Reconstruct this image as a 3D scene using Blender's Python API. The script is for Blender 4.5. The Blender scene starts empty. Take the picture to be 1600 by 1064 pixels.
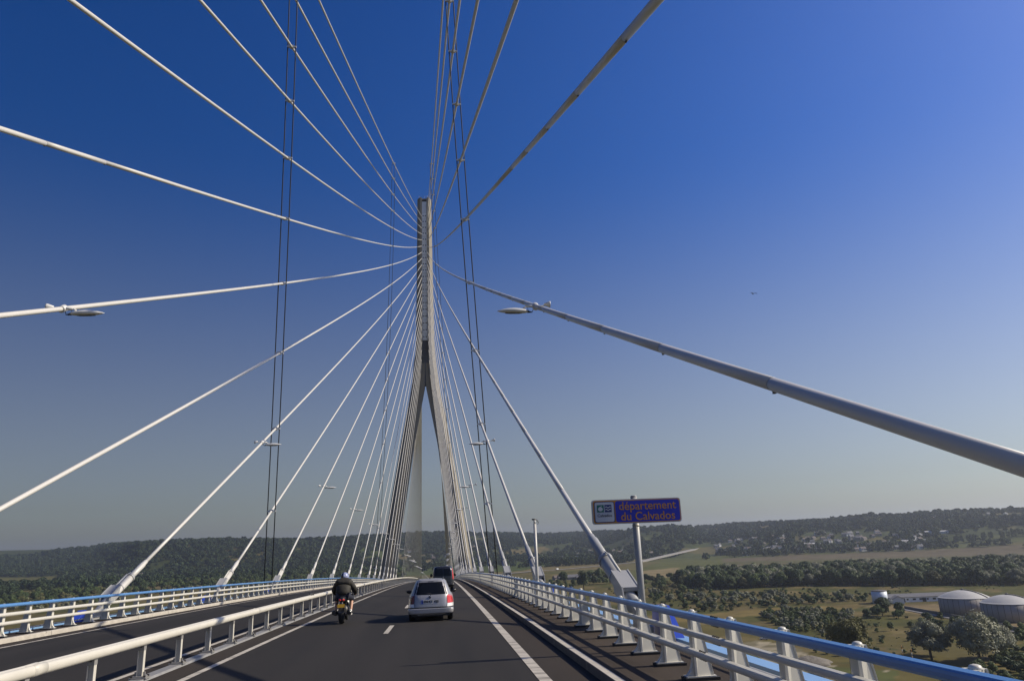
import bpy, bmesh, math, random
import numpy as np
from math import sin, cos, tan, pi, radians, atan2, hypot, sqrt
from mathutils import Vector, Matrix

random.seed(11)
rng = np.random.default_rng(5)
S = bpy.context.scene
COL = S.collection

# ------------------------------------------------------------------ camera
XC, HC = 5.842, 1.997
yaw, pitch, roll, fpx = 0.103918, 0.268677, 0.03965, 1134.96
fw = Vector((sin(yaw)*cos(pitch), cos(yaw)*cos(pitch), sin(pitch)))
rt = Vector((cos(yaw), -sin(yaw), 0)); up = rt.cross(fw)
r2 = rt*cos(roll) - up*sin(roll); u2 = up*cos(roll) + rt*sin(roll)
cd = bpy.data.cameras.new('camera'); cam = bpy.data.objects.new('camera', cd); COL.objects.link(cam)
M = Matrix((r2, u2, -fw)).transposed().to_4x4(); M.translation = Vector((XC, 0, HC)); cam.matrix_world = M
cd.sensor_width = 36; cd.sensor_fit = 'HORIZONTAL'; cd.lens = fpx/1600*36
cd.clip_start = 0.1; cd.clip_end = 40000
S.camera = cam

# ------------------------------------------------------------------ sky and sun
SUN_EL, SUN_AZ = radians(37), radians(91.5)      # azimuth clockwise from the driving direction
w = bpy.data.worlds.new('World'); S.world = w; w.use_nodes = True
nt = w.node_tree; nt.nodes.clear()
sky = nt.nodes.new('ShaderNodeTexSky'); sky.sky_type = 'NISHITA'; sky.sun_disc = False
sky.sun_elevation = SUN_EL; sky.sun_rotation = SUN_AZ
sky.altitude = 0; sky.air_density = 1.0; sky.dust_density = 1.0; sky.ozone_density = 4.0
hsv = nt.nodes.new('ShaderNodeHueSaturation'); hsv.inputs['Saturation'].default_value = 1.12; hsv.inputs['Hue'].default_value = 0.518
bg = nt.nodes.new('ShaderNodeBackground'); bg.inputs['Strength'].default_value = 0.085
wo = nt.nodes.new('ShaderNodeOutputWorld')
nt.links.new(sky.outputs[0], hsv.inputs['Color']); 
# clear-day sky: paler and brighter on the sun's side, deeper away from it
tcw = nt.nodes.new('ShaderNodeTexCoord'); dot = nt.nodes.new('ShaderNodeVectorMath'); dot.operation = 'DOT_PRODUCT'
dot.inputs[1].default_value = (sin(SUN_AZ), cos(SUN_AZ), 0)
mrw = nt.nodes.new('ShaderNodeMapRange'); mrw.inputs['From Min'].default_value = -1; mrw.inputs['From Max'].default_value = .65
mrw.inputs['To Min'].default_value = 0.51; mrw.inputs['To Max'].default_value = 1.25
ccw = nt.nodes.new('ShaderNodeCombineColor'); mxw = nt.nodes.new('ShaderNodeMix'); mxw.data_type = 'RGBA'; mxw.blend_type = 'MULTIPLY'; mxw.inputs['Factor'].default_value = 1
nt.links.new(tcw.outputs['Generated'], dot.inputs[0]); nt.links.new(dot.outputs['Value'], mrw.inputs['Value'])
sep = nt.nodes.new('ShaderNodeSeparateXYZ'); nt.links.new(tcw.outputs['Generated'], sep.inputs[0])
def zmap(z0, z1, a, b):
    m = nt.nodes.new('ShaderNodeMapRange'); m.inputs['From Min'].default_value = z0; m.inputs['From Max'].default_value = z1
    m.inputs['To Min'].default_value = a; m.inputs['To Max'].default_value = b; m.interpolation_type = 'SMOOTHSTEP'
    nt.links.new(sep.outputs['Z'], m.inputs['Value']); return m.outputs[0]
nt.links.new(zmap(0.0, 0.50, 0.70, 1.36), hsv.inputs['Saturation'])
vm = nt.nodes.new('ShaderNodeMath'); vm.operation = 'MULTIPLY'
nt.links.new(mrw.outputs[0], vm.inputs[0]); nt.links.new(zmap(0.0, 0.60, 0.79, 1.26), vm.inputs[1])
for i in range(3): nt.links.new(vm.outputs[0], ccw.inputs[i])
nt.links.new(hsv.outputs[0], mxw.inputs['A']); nt.links.new(ccw.outputs[0], mxw.inputs['B']); nt.links.new(mxw.outputs['Result'], bg.inputs[0]); nt.links.new(bg.outputs[0], wo.inputs[0])
sl = bpy.data.lights.new('sun', 'SUN'); so = bpy.data.objects.new('sun', sl); COL.objects.link(so)
sl.energy = 5.0; sl.angle = radians(0.53); sl.color = (1.0, 0.90, 0.74)
sv = Vector((sin(SUN_AZ)*cos(SUN_EL), cos(SUN_AZ)*cos(SUN_EL), sin(SUN_EL)))
so.rotation_euler = sv.to_track_quat('Z', 'Y').to_euler(); so.location = (60, -20, 120)
S.view_settings.view_transform = 'Standard'; S.view_settings.look = 'None'
S.view_settings.exposure = 0.0; S.view_settings.gamma = 1.0; S.view_settings.use_curve_mapping = False
S.render.engine = 'CYCLES'
S.cycles.max_bounces = 6; S.cycles.volume_bounces = 0; S.cycles.transparent_max_bounces = 8
S.cycles.use_denoising = True

# ------------------------------------------------------------------ materials
MATS = {}
def mat(name, col, rough=0.6, metal=0.0, var=0.0, vscale=3.0, stretch=(1,1,1), bump=0.0, bscale=40.0,
        spec=0.5, coat=0.0, dark=None, dthr=(0.55, 0.7), dscale=2.0, dstretch=(1,1,1), coords='Object', rand=0.0, attr=None, trans=0.0):
    if name in MATS: return MATS[name]
    m = bpy.data.materials.new(name); m.use_nodes = True
    n = m.node_tree; L = n.links; b = n.nodes['Principled BSDF']
    b.inputs['Roughness'].default_value = rough; b.inputs['Metallic'].default_value = metal
    b.inputs['Specular IOR Level'].default_value = spec
    b.inputs['Coat Weight'].default_value = coat
    c4 = (*col, 1)
    tc = n.nodes.new('ShaderNodeTexCoord')
    def noise(scale, st, detail=5):
        mp = n.nodes.new('ShaderNodeMapping'); mp.inputs['Scale'].default_value = st
        L.new(tc.outputs[coords], mp.inputs[0])
        t = n.nodes.new('ShaderNodeTexNoise'); t.inputs['Scale'].default_value = scale; t.inputs['Detail'].default_value = detail
        L.new(mp.outputs[0], t.inputs['Vector']); return t
    out = None
    if attr:
        a = n.nodes.new('ShaderNodeAttribute'); a.attribute_name = attr; out = a.outputs['Color']
    def mixin(kind, fac_socket, a_sock, bcol):
        mx = n.nodes.new('ShaderNodeMix'); mx.data_type = 'RGBA'; mx.blend_type = kind
        if hasattr(fac_socket, 'links'): L.new(fac_socket, mx.inputs['Factor'])
        else: mx.inputs['Factor'].default_value = fac_socket
        if a_sock is None: mx.inputs['A'].default_value = c4
        else: L.new(a_sock, mx.inputs['A'])
        if hasattr(bcol, 'links'): L.new(bcol, mx.inputs['B'])
        else: mx.inputs['B'].default_value = (*bcol, 1)
        return mx.outputs['Result']
    def mul(sock, lo, hi, src):
        mr = n.nodes.new('ShaderNodeMapRange'); mr.inputs['From Min'].default_value = 0.25; mr.inputs['From Max'].default_value = 0.75
        mr.inputs['To Min'].default_value = lo; mr.inputs['To Max'].default_value = hi
        L.new(src, mr.inputs['Value'])
        cc = n.nodes.new('ShaderNodeCombineColor')
        for i in range(3): L.new(mr.outputs[0], cc.inputs[i])
        return mixin('MULTIPLY', 1.0, sock, cc.outputs[0])
    if var: out = mul(out, 1-var, 1+var, noise(vscale, stretch).outputs['Fac'])
    if rand:
        oi = n.nodes.new('ShaderNodeObjectInfo')
        mr = n.nodes.new('ShaderNodeMapRange'); mr.inputs['To Min'].default_value = 1-rand; mr.inputs['To Max'].default_value = 1+rand
        L.new(oi.outputs['Random'], mr.inputs['Value'])
        cc = n.nodes.new('ShaderNodeCombineColor')
        for i in range(3): L.new(mr.outputs[0], cc.inputs[i])
        out = mixin('MULTIPLY', 1.0, out, cc.outputs[0])
    if dark:
        t = noise(dscale, dstretch, 8)
        rp = n.nodes.new('ShaderNodeMapRange'); rp.inputs['From Min'].default_value = dthr[0]; rp.inputs['From Max'].default_value = dthr[1]
        L.new(t.outputs['Fac'], rp.inputs['Value'])
        out = mixin('MIX', rp.outputs[0], out, dark)
    if out is None: b.inputs['Base Color'].default_value = c4
    else: L.new(out, b.inputs['Base Color'])
    if bump:
        bp = n.nodes.new('ShaderNodeBump'); bp.inputs['Strength'].default_value = bump; bp.inputs['Distance'].default_value = 0.02
        L.new(noise(bscale, (1,1,1)).outputs['Fac'], bp.inputs['Height']); L.new(bp.outputs[0], b.inputs['Normal'])
    if trans:
        tr = n.nodes.new('ShaderNodeBsdfTranslucent')
        if out is None: tr.inputs[0].default_value = c4
        else: L.new(out, tr.inputs[0])
        ms = n.nodes.new('ShaderNodeMixShader'); ms.inputs[0].default_value = trans
        L.new(b.outputs[0], ms.inputs[1]); L.new(tr.outputs[0], ms.inputs[2])
        L.new(ms.outputs[0], n.nodes['Material Output'].inputs['Surface'])
    MATS[name] = m; return m

mat('asphalt', (.027,.0245,.022), .85, spec=.2, var=.22, vscale=.45, stretch=(1.6,.12,1), bump=.25, bscale=70, dark=(.020,.019,.018), dthr=(.52,.75), dscale=.8, dstretch=(1.2,.08,1))
mat('shoulder_asphalt', (.038,.031,.025), .9, spec=.2, var=.2, vscale=.8, stretch=(1,.2,1), bump=.3, bscale=60)
mat('footway_asphalt', (.050,.039,.030), .92, spec=.2, var=.25, vscale=1.2, stretch=(1,.3,1), bump=.3, bscale=50)
mat('road_paint', (.48,.44,.37), .7, var=.10, vscale=6, dark=(.20,.18,.15), dthr=(.52,.63), dscale=3, dstretch=(.15,3.6,1))
mat('white_paint', (.58,.56,.49), .4, var=.05, vscale=2, dark=(.42,.36,.27), dthr=(.70,.82), dscale=3)
mat('cream_steel', (.58,.55,.47), .45, var=.06, vscale=2, dark=(.36,.30,.22), dthr=(.68,.8), dscale=6)
mat('galvanised', (.32,.31,.29), .5, metal=.35, var=.12, vscale=5, dark=(.22,.19,.15), dthr=(.62,.78), dscale=7)
mat('bolt_steel', (.08,.075,.07), .5, metal=.4)
mat('blue_paint', (.10,.245,.50), .32, var=.06, vscale=1.5, coat=.15)
mat('fairing_blue', (.20,.36,.60), .4, var=.06, vscale=1.0)
mat('anchor_blue', (.03,.07,.42), .4, var=.08, vscale=2)
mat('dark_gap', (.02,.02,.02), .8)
mat('kerb_shaded_side', (.13,.115,.095), .9, var=.2, vscale=3, bump=.2, bscale=30)  # same kerb concrete darkened to paint in the shade on its road face
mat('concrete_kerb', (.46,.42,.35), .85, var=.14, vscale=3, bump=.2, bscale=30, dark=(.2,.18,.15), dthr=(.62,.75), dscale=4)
mat('tower_concrete', (.26,.235,.185), .85, var=.10, vscale=.12, stretch=(1,1,.25), bump=.1, bscale=2, dark=(.27,.25,.21), dthr=(.55,.8), dscale=.35, dstretch=(2,2,.06))
mat('anchor_box_steel', (.74,.76,.77), .45, var=.08, vscale=.8)
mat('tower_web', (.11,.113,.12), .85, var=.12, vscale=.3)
mat('cable_sheath', (.57,.55,.50), .42, var=.04, vscale=.6)
mat('cable_grey', (.34,.34,.33), .45, var=.05, vscale=1.2)
mat('rope_black', (.022,.022,.024), .6)
mat('lamp_white', (.66,.65,.61), .35)
mat('lamp_glass', (.10,.095,.085), .15)
mat('black_plastic', (.018,.018,.02), .45)
mat('black_rubber', (.016,.016,.016), .8, bump=.2, bscale=60)
mat('car_silver', (.36,.355,.35), .32, metal=.3, coat=.6)
mat('car_glass', (.008,.009,.010), .08, spec=.3)
mat('lamp_red_shaded', (.16,.008,.008), .2, coat=.5)  # dim copy of the red lens, shade of the left side painted in
mat('lamp_red_bright', (.55,.02,.016), .2, coat=.5)
mat('lamp_clear', (.80,.80,.78), .15, coat=.5)
mat('plate_white', (.42,.42,.41), .4)
mat('plate_blue', (.02,.05,.40), .4)
mat('plate_yellow', (.42,.25,.015), .4)
mat('ink_black', (.012,.012,.014), .5)
mat('chrome', (.6,.6,.62), .2, metal=.9)
mat('van_black', (.020,.021,.025), .25, coat=.6)
mat('bike_black', (.014,.014,.016), .35, coat=.3)
mat('jacket_cloth', (.026,.023,.016), .75, var=.25, vscale=5, bump=.4, bscale=9)
mat('shorts_cloth', (.016,.018,.030), .85, var=.2, vscale=8)
mat('skin', (.52,.29,.19), .55, var=.05, vscale=10)
mat('sock_white', (.68,.66,.62), .8)
mat('helmet_shell', (.30,.34,.52), .2, coat=.8, dark=(.75,.77,.82), dthr=(.50,.54), dscale=6)
mat('helmet_dark', (.02,.022,.035), .2, coat=.8)
mat('sign_blue', (.014,.022,.40), .35)
mat('sign_orange', (.50,.22,.02), .4)
mat('sign_white', (.46,.48,.52), .4)
mat('sign_green', (.008,.13,.10), .4)
mat('sign_navy', (.006,.016,.12), .4)
mat('sign_back', (.40,.40,.40), .5, metal=.4)
mat('bark', (.075,.058,.042), .9, var=.2, vscale=2)
mat('leaf_green', (.080,.108,.032), .6, var=.45, vscale=.22, rand=.28, trans=.18, spec=.25)
mat('leaf_dark', (.055,.080,.026), .6, var=.45, vscale=.25, rand=.3, trans=.15, spec=.25)
mat('leaf_olive', (.115,.112,.042), .65, var=.4, vscale=.25, rand=.3, trans=.15, spec=.2)
mat('leaf_silver', (.23,.235,.15), .55, var=.40, vscale=.35, rand=.15, trans=.15, spec=.3)
mat('leaf_bright', (.105,.135,.045), .6, var=.4, vscale=.3, rand=.25, trans=.18, spec=.2)
mat('leaf_far', (.036,.054,.021), .7, rand=.35, trans=.1, spec=.15)
mat('ground_cover', (.1,.1,.1), .95, attr='col', var=.30, vscale=.045, coords='Object', bump=0, dark=(.055,.062,.022), dthr=(.60,.74), dscale=.07, spec=.1)
mat('far_road', (.24,.225,.205), .9)
mat('viaduct_concrete', (.27,.255,.23), .85)
mat('tank_shell', (.33,.30,.275), .7, var=.12, vscale=.25, stretch=(1,1,.15))
mat('tank_roof', (.44,.43,.40), .6, var=.08, vscale=.3)
mat('tank_seam', (.10,.09,.085), .7)
mat('white_wall', (.74,.74,.72), .7, var=.05, vscale=.3)
mat('silo_paint', (.62,.68,.74), .5, var=.05, vscale=.5)
mat('slate_roof', (.12,.12,.13), .8, var=.15, vscale=.5)
mat('brown_roof', (.135,.105,.09), .85, var=.15, vscale=.5)
mat('house_wall', (.33,.30,.26), .8, rand=.25)
mat('window_dark', (.03,.035,.045), .2)
mat('bund_concrete', (.17,.165,.16), .9, var=.15, vscale=.4)
mat('gravel_heap', (.15,.135,.115), .95, var=.3, vscale=.8, bump=.6, bscale=1.5)
mat('bird_grey', (.16,.16,.18), .7)

# ------------------------------------------------------------------ mesh helpers
class MB:
    def __init__(s): s.v=[]; s.f=[]; s.m=[]; s.sm=[]; s.cur=0; s.smooth=False
    def add(s, vs, fs):
        o=len(s.v); s.v += [tuple(v) for v in vs]
        for f in fs: s.f.append([i+o for i in f]); s.m.append(s.cur); s.sm.append(s.smooth)
    def box(s, x0,x1,y0,y1,z0,z1, dz=None):
        v=[(x0,y0,z0),(x1,y0,z0),(x1,y1,z0),(x0,y1,z0),(x0,y0,z1),(x1,y0,z1),(x1,y1,z1),(x0,y1,z1)]
        s.add(v,[(3,2,1,0),(4,5,6,7),(0,1,5,4),(1,2,6,5),(2,3,7,6),(3,0,4,7)])
    def hexa(s, v): s.add(v,[(3,2,1,0),(4,5,6,7),(0,1,5,4),(1,2,6,5),(2,3,7,6),(3,0,4,7)])
    def tube(s, pts, r, n=10, caps=True, sq=1.0, upv=(0,0,1)):
        pts=[Vector(p) for p in pts]; N=len(pts); rs=r if hasattr(r,'__len__') else [r]*N
        base=len(s.v); sm=s.smooth
        for i,p in enumerate(pts):
            t=(pts[min(i+1,N-1)]-pts[max(i-1,0)]).normalized()
            u=Vector(upv); 
            if abs(t.dot(u))>.95: u=Vector((1,0,0))
            a=t.cross(u).normalized(); b=a.cross(t).normalized()
            for k in range(n):
                th=2*pi*(k+.5)/n; s.v.append(tuple(p+a*rs[i]*cos(th)+b*rs[i]*sq*sin(th)))
        for i in range(N-1):
            for k in range(n):
                k2=(k+1)%n; s.f.append([base+i*n+k,base+i*n+k2,base+(i+1)*n+k2,base+(i+1)*n+k]); s.m.append(s.cur); s.sm.append(True)
        if caps:
            s.f.append([base+k for k in range(n)][::-1]); s.m.append(s.cur); s.sm.append(False)
            s.f.append([base+(N-1)*n+k for k in range(n)]); s.m.append(s.cur); s.sm.append(False)
    def lathe(s, prof, n=24, c=(0,0,0), axis='Z', caps=True):
        base=len(s.v)
        for (r,z) in prof:
            for k in range(n):
                th=2*pi*k/n; x,y=r*cos(th),r*sin(th)
                p={'Z':(x,y,z),'X':(z,x,y),'Y':(y,z,x)}[axis]
                s.v.append((p[0]+c[0],p[1]+c[1],p[2]+c[2]))
        for i in range(len(prof)-1):
            for k in range(n):
                k2=(k+1)%n; s.f.append([base+i*n+k,base+i*n+k2,base+(i+1)*n+k2,base+(i+1)*n+k]); s.m.append(s.cur); s.sm.append(s.smooth)
        if caps:
            s.f.append([base+k for k in range(n)][::-1]); s.m.append(s.cur); s.sm.append(False)
            s.f.append([base+(len(prof)-1)*n+k for k in range(n)]); s.m.append(s.cur); s.sm.append(False)
    def loft(s, rings, caps=True, closed=True):
        base=len(s.v); n=len(rings[0])
        for R in rings: s.v += [tuple(p) for p in R]
        for i in range(len(rings)-1):
            for k in range(n if closed else n-1):
                k2=(k+1)%n; s.f.append([base+i*n+k,base+i*n+k2,base+(i+1)*n+k2,base+(i+1)*n+k]); s.m.append(s.cur); s.sm.append(s.smooth)
        if caps and closed:
            s.f.append([base+k for k in range(n)][::-1]); s.m.append(s.cur); s.sm.append(s.smooth)
            s.f.append([base+(len(rings)-1)*n+k for k in range(n)]); s.m.append(s.cur); s.sm.append(s.smooth)
    def grid(s, P):
        n=len(P[0]); base=len(s.v)
        for row in P: s.v += [tuple(p) for p in row]
        for i in range(len(P)-1):
            for k in range(n-1):
                s.f.append([base+i*n+k,base+i*n+k+1,base+(i+1)*n+k+1,base+(i+1)*n+k]); s.m.append(s.cur); s.sm.append(s.smooth)
    def mesh(s, name, mats):
        me=bpy.data.meshes.new(name); me.from_pydata(s.v,[],s.f)
        for m in (mats if isinstance(mats,(list,tuple)) else [mats]): me.materials.append(MATS[m])
        me.polygons.foreach_set('material_index', s.m); me.polygons.foreach_set('use_smooth', s.sm); me.update()
        return me
    def build(s, name, mats, parent=None, loc=None):
        return inst(name, s.mesh(name,mats), parent, loc)
def inst(name, me, parent=None, loc=None):
    o=bpy.data.objects.new(name, me); COL.objects.link(o)
    if parent is not None: o.parent=parent
    if loc is not None: o.location=loc
    return o
def tag(o, label=None, cat=None, group=None, kind=None):
    if label: o['label']=label
    if cat: o['category']=cat
    if group: o['group']=group
    if kind: o['kind']=kind
    return o
def empty(name, loc=(0,0,0), label=None, cat=None, group=None, kind=None, rz=0):
    o=bpy.data.objects.new(name,None); COL.objects.link(o); o.location=loc; o.rotation_euler=(0,0,rz); o.empty_display_size=.3
    return tag(o,label,cat,group,kind)
def copy_tree(o, parent=None):
    c=o.copy(); COL.objects.link(c)
    if parent is not None: c.parent=parent
    for ch in [x for x in KIDS.get(o.name,[])]: copy_tree(ch,c)
    return c
KIDS={}
def index_kids(o):
    for ch in o.children: KIDS.setdefault(o.name,[]).append(ch); index_kids(ch)
def text_mesh(body, size, name, material, parent, M, font_shear=0.0, weight=0.0):
    cu=bpy.data.curves.new('lettering','FONT'); cu.body=body; cu.size=size; cu.align_x='CENTER'; cu.align_y='CENTER'
    cu.extrude=.002; cu.offset=weight; cu.resolution_u=3
    t=bpy.data.objects.new('lettering',cu); COL.objects.link(t)
    dg=bpy.context.evaluated_depsgraph_get(); me=bpy.data.meshes.new_from_object(t.evaluated_get(dg))
    bpy.data.objects.remove(t); bpy.data.curves.remove(cu)
    me.materials.clear(); me.materials.append(MATS[material]); me.name=name
    o=inst(name,me,parent); o.matrix_local=M
    return o
ORD=['first','second','third','fourth','fifth','sixth','seventh','eighth','ninth','tenth','eleventh','twelfth','thirteenth','fourteenth','fifteenth','sixteenth','seventeenth','eighteenth','nineteenth','twentieth','twenty-first','twenty-second','twenty-third']

# ------------------------------------------------------------------ bridge geometry
G0, RV = 0.020136, 5944.3
YS = (0.06-G0)*RV
def dz(Y):
    if Y<=YS: return -G0*Y-Y*Y/(2*RV)
    return -G0*YS-YS*YS/(2*RV)-.06*(Y-YS)
D = 300.59
XA = 11.1
ZG = -56.0
YL = sorted(set(list(range(-80,260,4))+list(range(260,1000,20))))
def strip(name, x0, x1, dzo, m, parent, y0=-80, y1=980, step=None):
    ys=[y0]+[y for y in YL if y0<y<y1]+[y1]
    b=MB(); b.grid([[(x0,y,dz(y)+dzo),(x1,y,dz(y)+dzo)] for y in ys]); return b.build(name,m,parent)
def beam(name, x0,x1,z0,z1, m, parent, y0=-80,y1=980):
    ys=[y0]+[y for y in YL if y0<y<y1]+[y1]
    b=MB(); b.loft([[(x0,y,dz(y)+z0),(x1,y,dz(y)+z0),(x1,y,dz(y)+z1),(x0,y,dz(y)+z1)] for y in ys]); return b.build(name,m,parent)

deck = tag(MB().build('bridge_deck','tower_concrete'), kind='structure')
def girder():
    b=MB(); ys=YL
    b.loft([[(-11.2,y,dz(y)-.45),(-6,y,dz(y)-3.2),(6,y,dz(y)-3.2),(11.2,y,dz(y)-.45),(11.2,y,dz(y)-.06),(-11.2,y,dz(y)-.06)] for y in ys])
    return b.mesh('bridge_deck','tower_concrete')
deck.data = girder()
for s in (-1,1):
    b=MB()   # blue wind fairing: sloped lit top, side and underside
    e=0 if s>0 else .10
    b.loft([[(s*11.50,y,dz(y)-.135+e),(s*11.50,y,dz(y)-.03+e),(s*11.92,y,dz(y)-.05+e),(s*12.02,y,dz(y)-.22),(s*11.75,y,dz(y)-.45)] for y in YL if y<640]); b.build('fairing','fairing_blue',deck)
    b=MB(); b.smooth=True; b.tube([(s*10.72,y,dz(y)+.15) for y in YL if y<330],.032,6); b.build('drain_pipe','white_paint',deck)
    beam('edge_upstand', s*10.85 if s>0 else -11.15, 11.15 if s>0 else -10.85, -.06, -.004, 'footway_asphalt', deck)

road = tag(strip('road', -7.95, 7.95, 0, 'asphalt', None), kind='structure')
for s in (-1,1):
    strip('shoulder', min(s*7.66,s*8.62), max(s*7.66,s*8.62), .004, 'shoulder_asphalt', road)
strip('median_strip', -.72, .72, .004, 'shoulder_asphalt', road)
for x,wd in ((.865,.16),(7.555,.21),(-.62,.15),(-7.62,.15)):
    strip('edge_line', x-wd/2, x+wd/2, .008, 'road_paint', road, y1=420)
dm=None
for x in (4.16,-3.9):
    for k in range(-2,16):
        y0=23.4+13*k if x>0 else 26.46+13*k
        b=MB(); ys=np.linspace(y0,y0+3,4); b.grid([[(x-.075,y,dz(y)+.006),(x+.075,y,dz(y)+.006)] for y in ys]); b.build('lane_dash','road_paint',road)
# footways
for s in (-1,1):
    f=strip('footway', min(s*8.55,s*10.86), max(s*8.55,s*10.86), .02, 'footway_asphalt', None); tag(f,kind='structure')
# kerbs in blocks
for s in (-1,1):
    kb=empty('kerb',(s*8.6,0,0),kind='structure')
    x0,x1=(8.42,8.575) if s>0 else (-8.64,-8.42)
    k=0; y=-14.0
    while y<196:
        L=3.98; b=MB(); top=.155+random.uniform(-.004,.004)
        r=[]
        for yy in (y,y+L):
            z=dz(yy)
            a,c=(x0,x1) if s>0 else (x1,x0)
            e=.04*s
            r.append([(a-.0,yy,z-.05),(a+e*.1,yy,z+top-.014),(a+e*.4,yy,z+top),(c,yy,z+top),(c,yy,z-.05)])
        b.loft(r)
        if s>0: b.m[0]=b.m[1]=1  # right kerb only: road face gets the painted shade
        o=b.build('kerb_block',['concrete_kerb','kerb_shaded_side'],kb); o.location=(-s*8.6,0,0)
        y+=4.0; k+=1
    b=MB(); ys=[yy for yy in YL if yy>=196]+[]
    b.loft([[(x0,yy,dz(yy)-.05),(x1,yy,dz(yy)-.05),(x1,yy,dz(yy)+.155),(x0,yy,dz(yy)+.155)] for yy in ys]); o=b.build('kerb_run','concrete_kerb',kb); o.location=(-s*8.6,0,0)

# ------------------------------------------------------------------ parapets
def parapet_post(s):
    b=MB()
    H=.99 if s>0 else 1.10
    # inner flange
    b.hexa([(0,-.085,.03),(s*.035,-.085,.03),(s*.035,.085,.03),(0,.085,.03),(0,-.075,H),(s*.035,-.075,H),(s*.035,.075,H),(0,.075,H)])
    # web tapering in thickness away from the road
    b.hexa([(s*.035,-.080,.03),(s*.31,-.018,.03),(s*.31,.018,.03),(s*.035,.080,.03),(s*.035,-.070,H),(s*.125,-.018,H),(s*.125,.018,H),(s*.035,.070,H)])
    # outer lip
    b.hexa([(s*.31,-.028,.03),(s*.325,-.028,.03),(s*.325,.028,.03),(s*.31,.028,.03),(s*.125,-.028,H),(s*.14,-.028,H),(s*.14,.028,H),(s*.125,.028,H)])
    # rounded head
    b.smooth=True
    b.lathe([(.052,H-.01),(.050,H+.008),(.040,H+.026),(.015,H+.034)],14,(s*.060,0,0))
    b.smooth=False
    # flared foot towards the road
    prof=[(0,.30),(-.015,.22),(-.05,.12),(-.10,.055),(-.125,.035)]
    b.loft([[(s*x,-.045,z),(s*x,.045,z),(s*.002,.045,z*.999),(s*.002,-.045,z*.999)] for x,z in prof])
    b.box(min(-s*.14,s*.34),max(-s*.14,s*.34),-.10,.10,.018,.034)
    return b.mesh('post','white_paint')
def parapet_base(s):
    b=MB(); b.box(min(-s*.17,s*.38),max(-s*.17,s*.38),-.14,.14,-.028,.017); return b.mesh('base_plate','dark_gap')  # grout pad in near-black, painting in the dark shadow under the plate
for s in (-1,1):
    side='right' if s>0 else 'left'
    xi=s*9.82 if s>0 else -9.90
    par=empty('bridge_parapet',(xi,0,0),
        'white and blue three rail bridge parapet along the right-hand footway beside the sign' if s>0 else 'white and blue three rail parapet on the far left edge beyond the opposite carriageway','parapet')
    pm,bm_=parapet_post(s),parapet_base(s)
    y0=12.25 if s>0 else 31.28
    sp=1.65 if s>0 else 1.745
    k0=int((-12-y0)/sp)
    for k in range(k0,k0+(208 if s>0 else 190)):
        y=y0+sp*k
        p=inst('post',pm,par,(0,y,dz(y)+.05)); 
        if y<75: inst('base_plate',bm_,p)
    for zz,rad,sq,m in (((.992,.053,1.1,'blue_paint'),(.735,.042,1.1,'white_paint'),(.457,.048,1.1,'white_paint')) if s>0 else ((1.115,.055,1.1,'blue_paint'),(.80,.056,1.1,'white_paint'),(.495,.056,1.1,'white_paint'))):
        b=MB()
        prof=[(.80,.92),(.45,1.0),(-.60,.78),(-.88,.52),(-1,.1),(-.95,-.45),(-.6,-.9),(0,-1),(.6,-.9),(1,-.4),(1,.6)]
        RP=lambda k_: [(-s*.062+s*rad*k_*x,rad*sq*k_*z) for x,z in prof]
        b.loft([[(x,y,dz(y)+zz+z) for x,z in RP(1.0)] for y in YL if -16<=y<=330])
        b.build('top_rail' if m=='blue_paint' else 'rail',m,par)
        # joint sleeves with bolts
        j0=7.6 if zz>1 else (10.9 if zz>.6 else 11.55)
        sm_=MB()
        sm_.loft([[(x+s*.062,q,z-q*G0) for x,z in RP(1.025)] for q in (-.15,.15)]); sm_.cur=1
        for q in (-.11,-.04,.04,.11):
            sm_.box(-.012,.012,q-.012,q+.012,rad*sq-.01,rad*sq+.014); sm_.box(-.012,.012,q-.012,q+.012,-rad*sq-.014,-rad*sq+.01)
        me=sm_.mesh('rail_sleeve',[m,'bolt_steel'])
        for k in range(-1,12):
            y=j0+13.2*k
            inst('rail_sleeve',me,par,(-s*.062,y,dz(y)+zz))

# ------------------------------------------------------------------ median barrier
bar=empty('median_barrier',(0,0,0),'cream steel guard rail on short posts running between the two carriageways','guard rail')
b=MB(); b.box(-.055,-.04,-.05,.05,0,.62); b.box(.04,.055,-.05,.05,0,.62); b.box(-.04,.04,-.01,.01,0,.62)
bp_me=b.mesh('post','cream_steel')
b=MB(); b.box(-.16,.16,-.13,.13,.0,.03); b.box(-.12,.12,-.10,.10,.03,.05); b.box(.055,.10,-.012,.012,.05,.12); b.box(-.10,-.055,-.012,.012,.05,.12)
b.cur=1
for x in (-.12,.12):
    for y in (-.09,.09): b.box(x-.018,x+.018,y-.018,y+.018,.03,.065)
bb_me=b.mesh('base_plate',['galvanised','bolt_steel'])
b=MB(); b.box(-.058,.058,-.06,.06,.50,.64); b.cur=1; b.box(-.015,.015,-.066,-.06,.555,.585); br_me=b.mesh('bracket',['galvanised','bolt_steel'])
for k in range(-8,118):
    y=15.9+2.13*k
    p=inst('post',bp_me,bar,(0,y,dz(y)+.06))
    if y<120: inst('base_plate',bb_me,p,(0,0,-.01)); inst('bracket',br_me,p)
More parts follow.
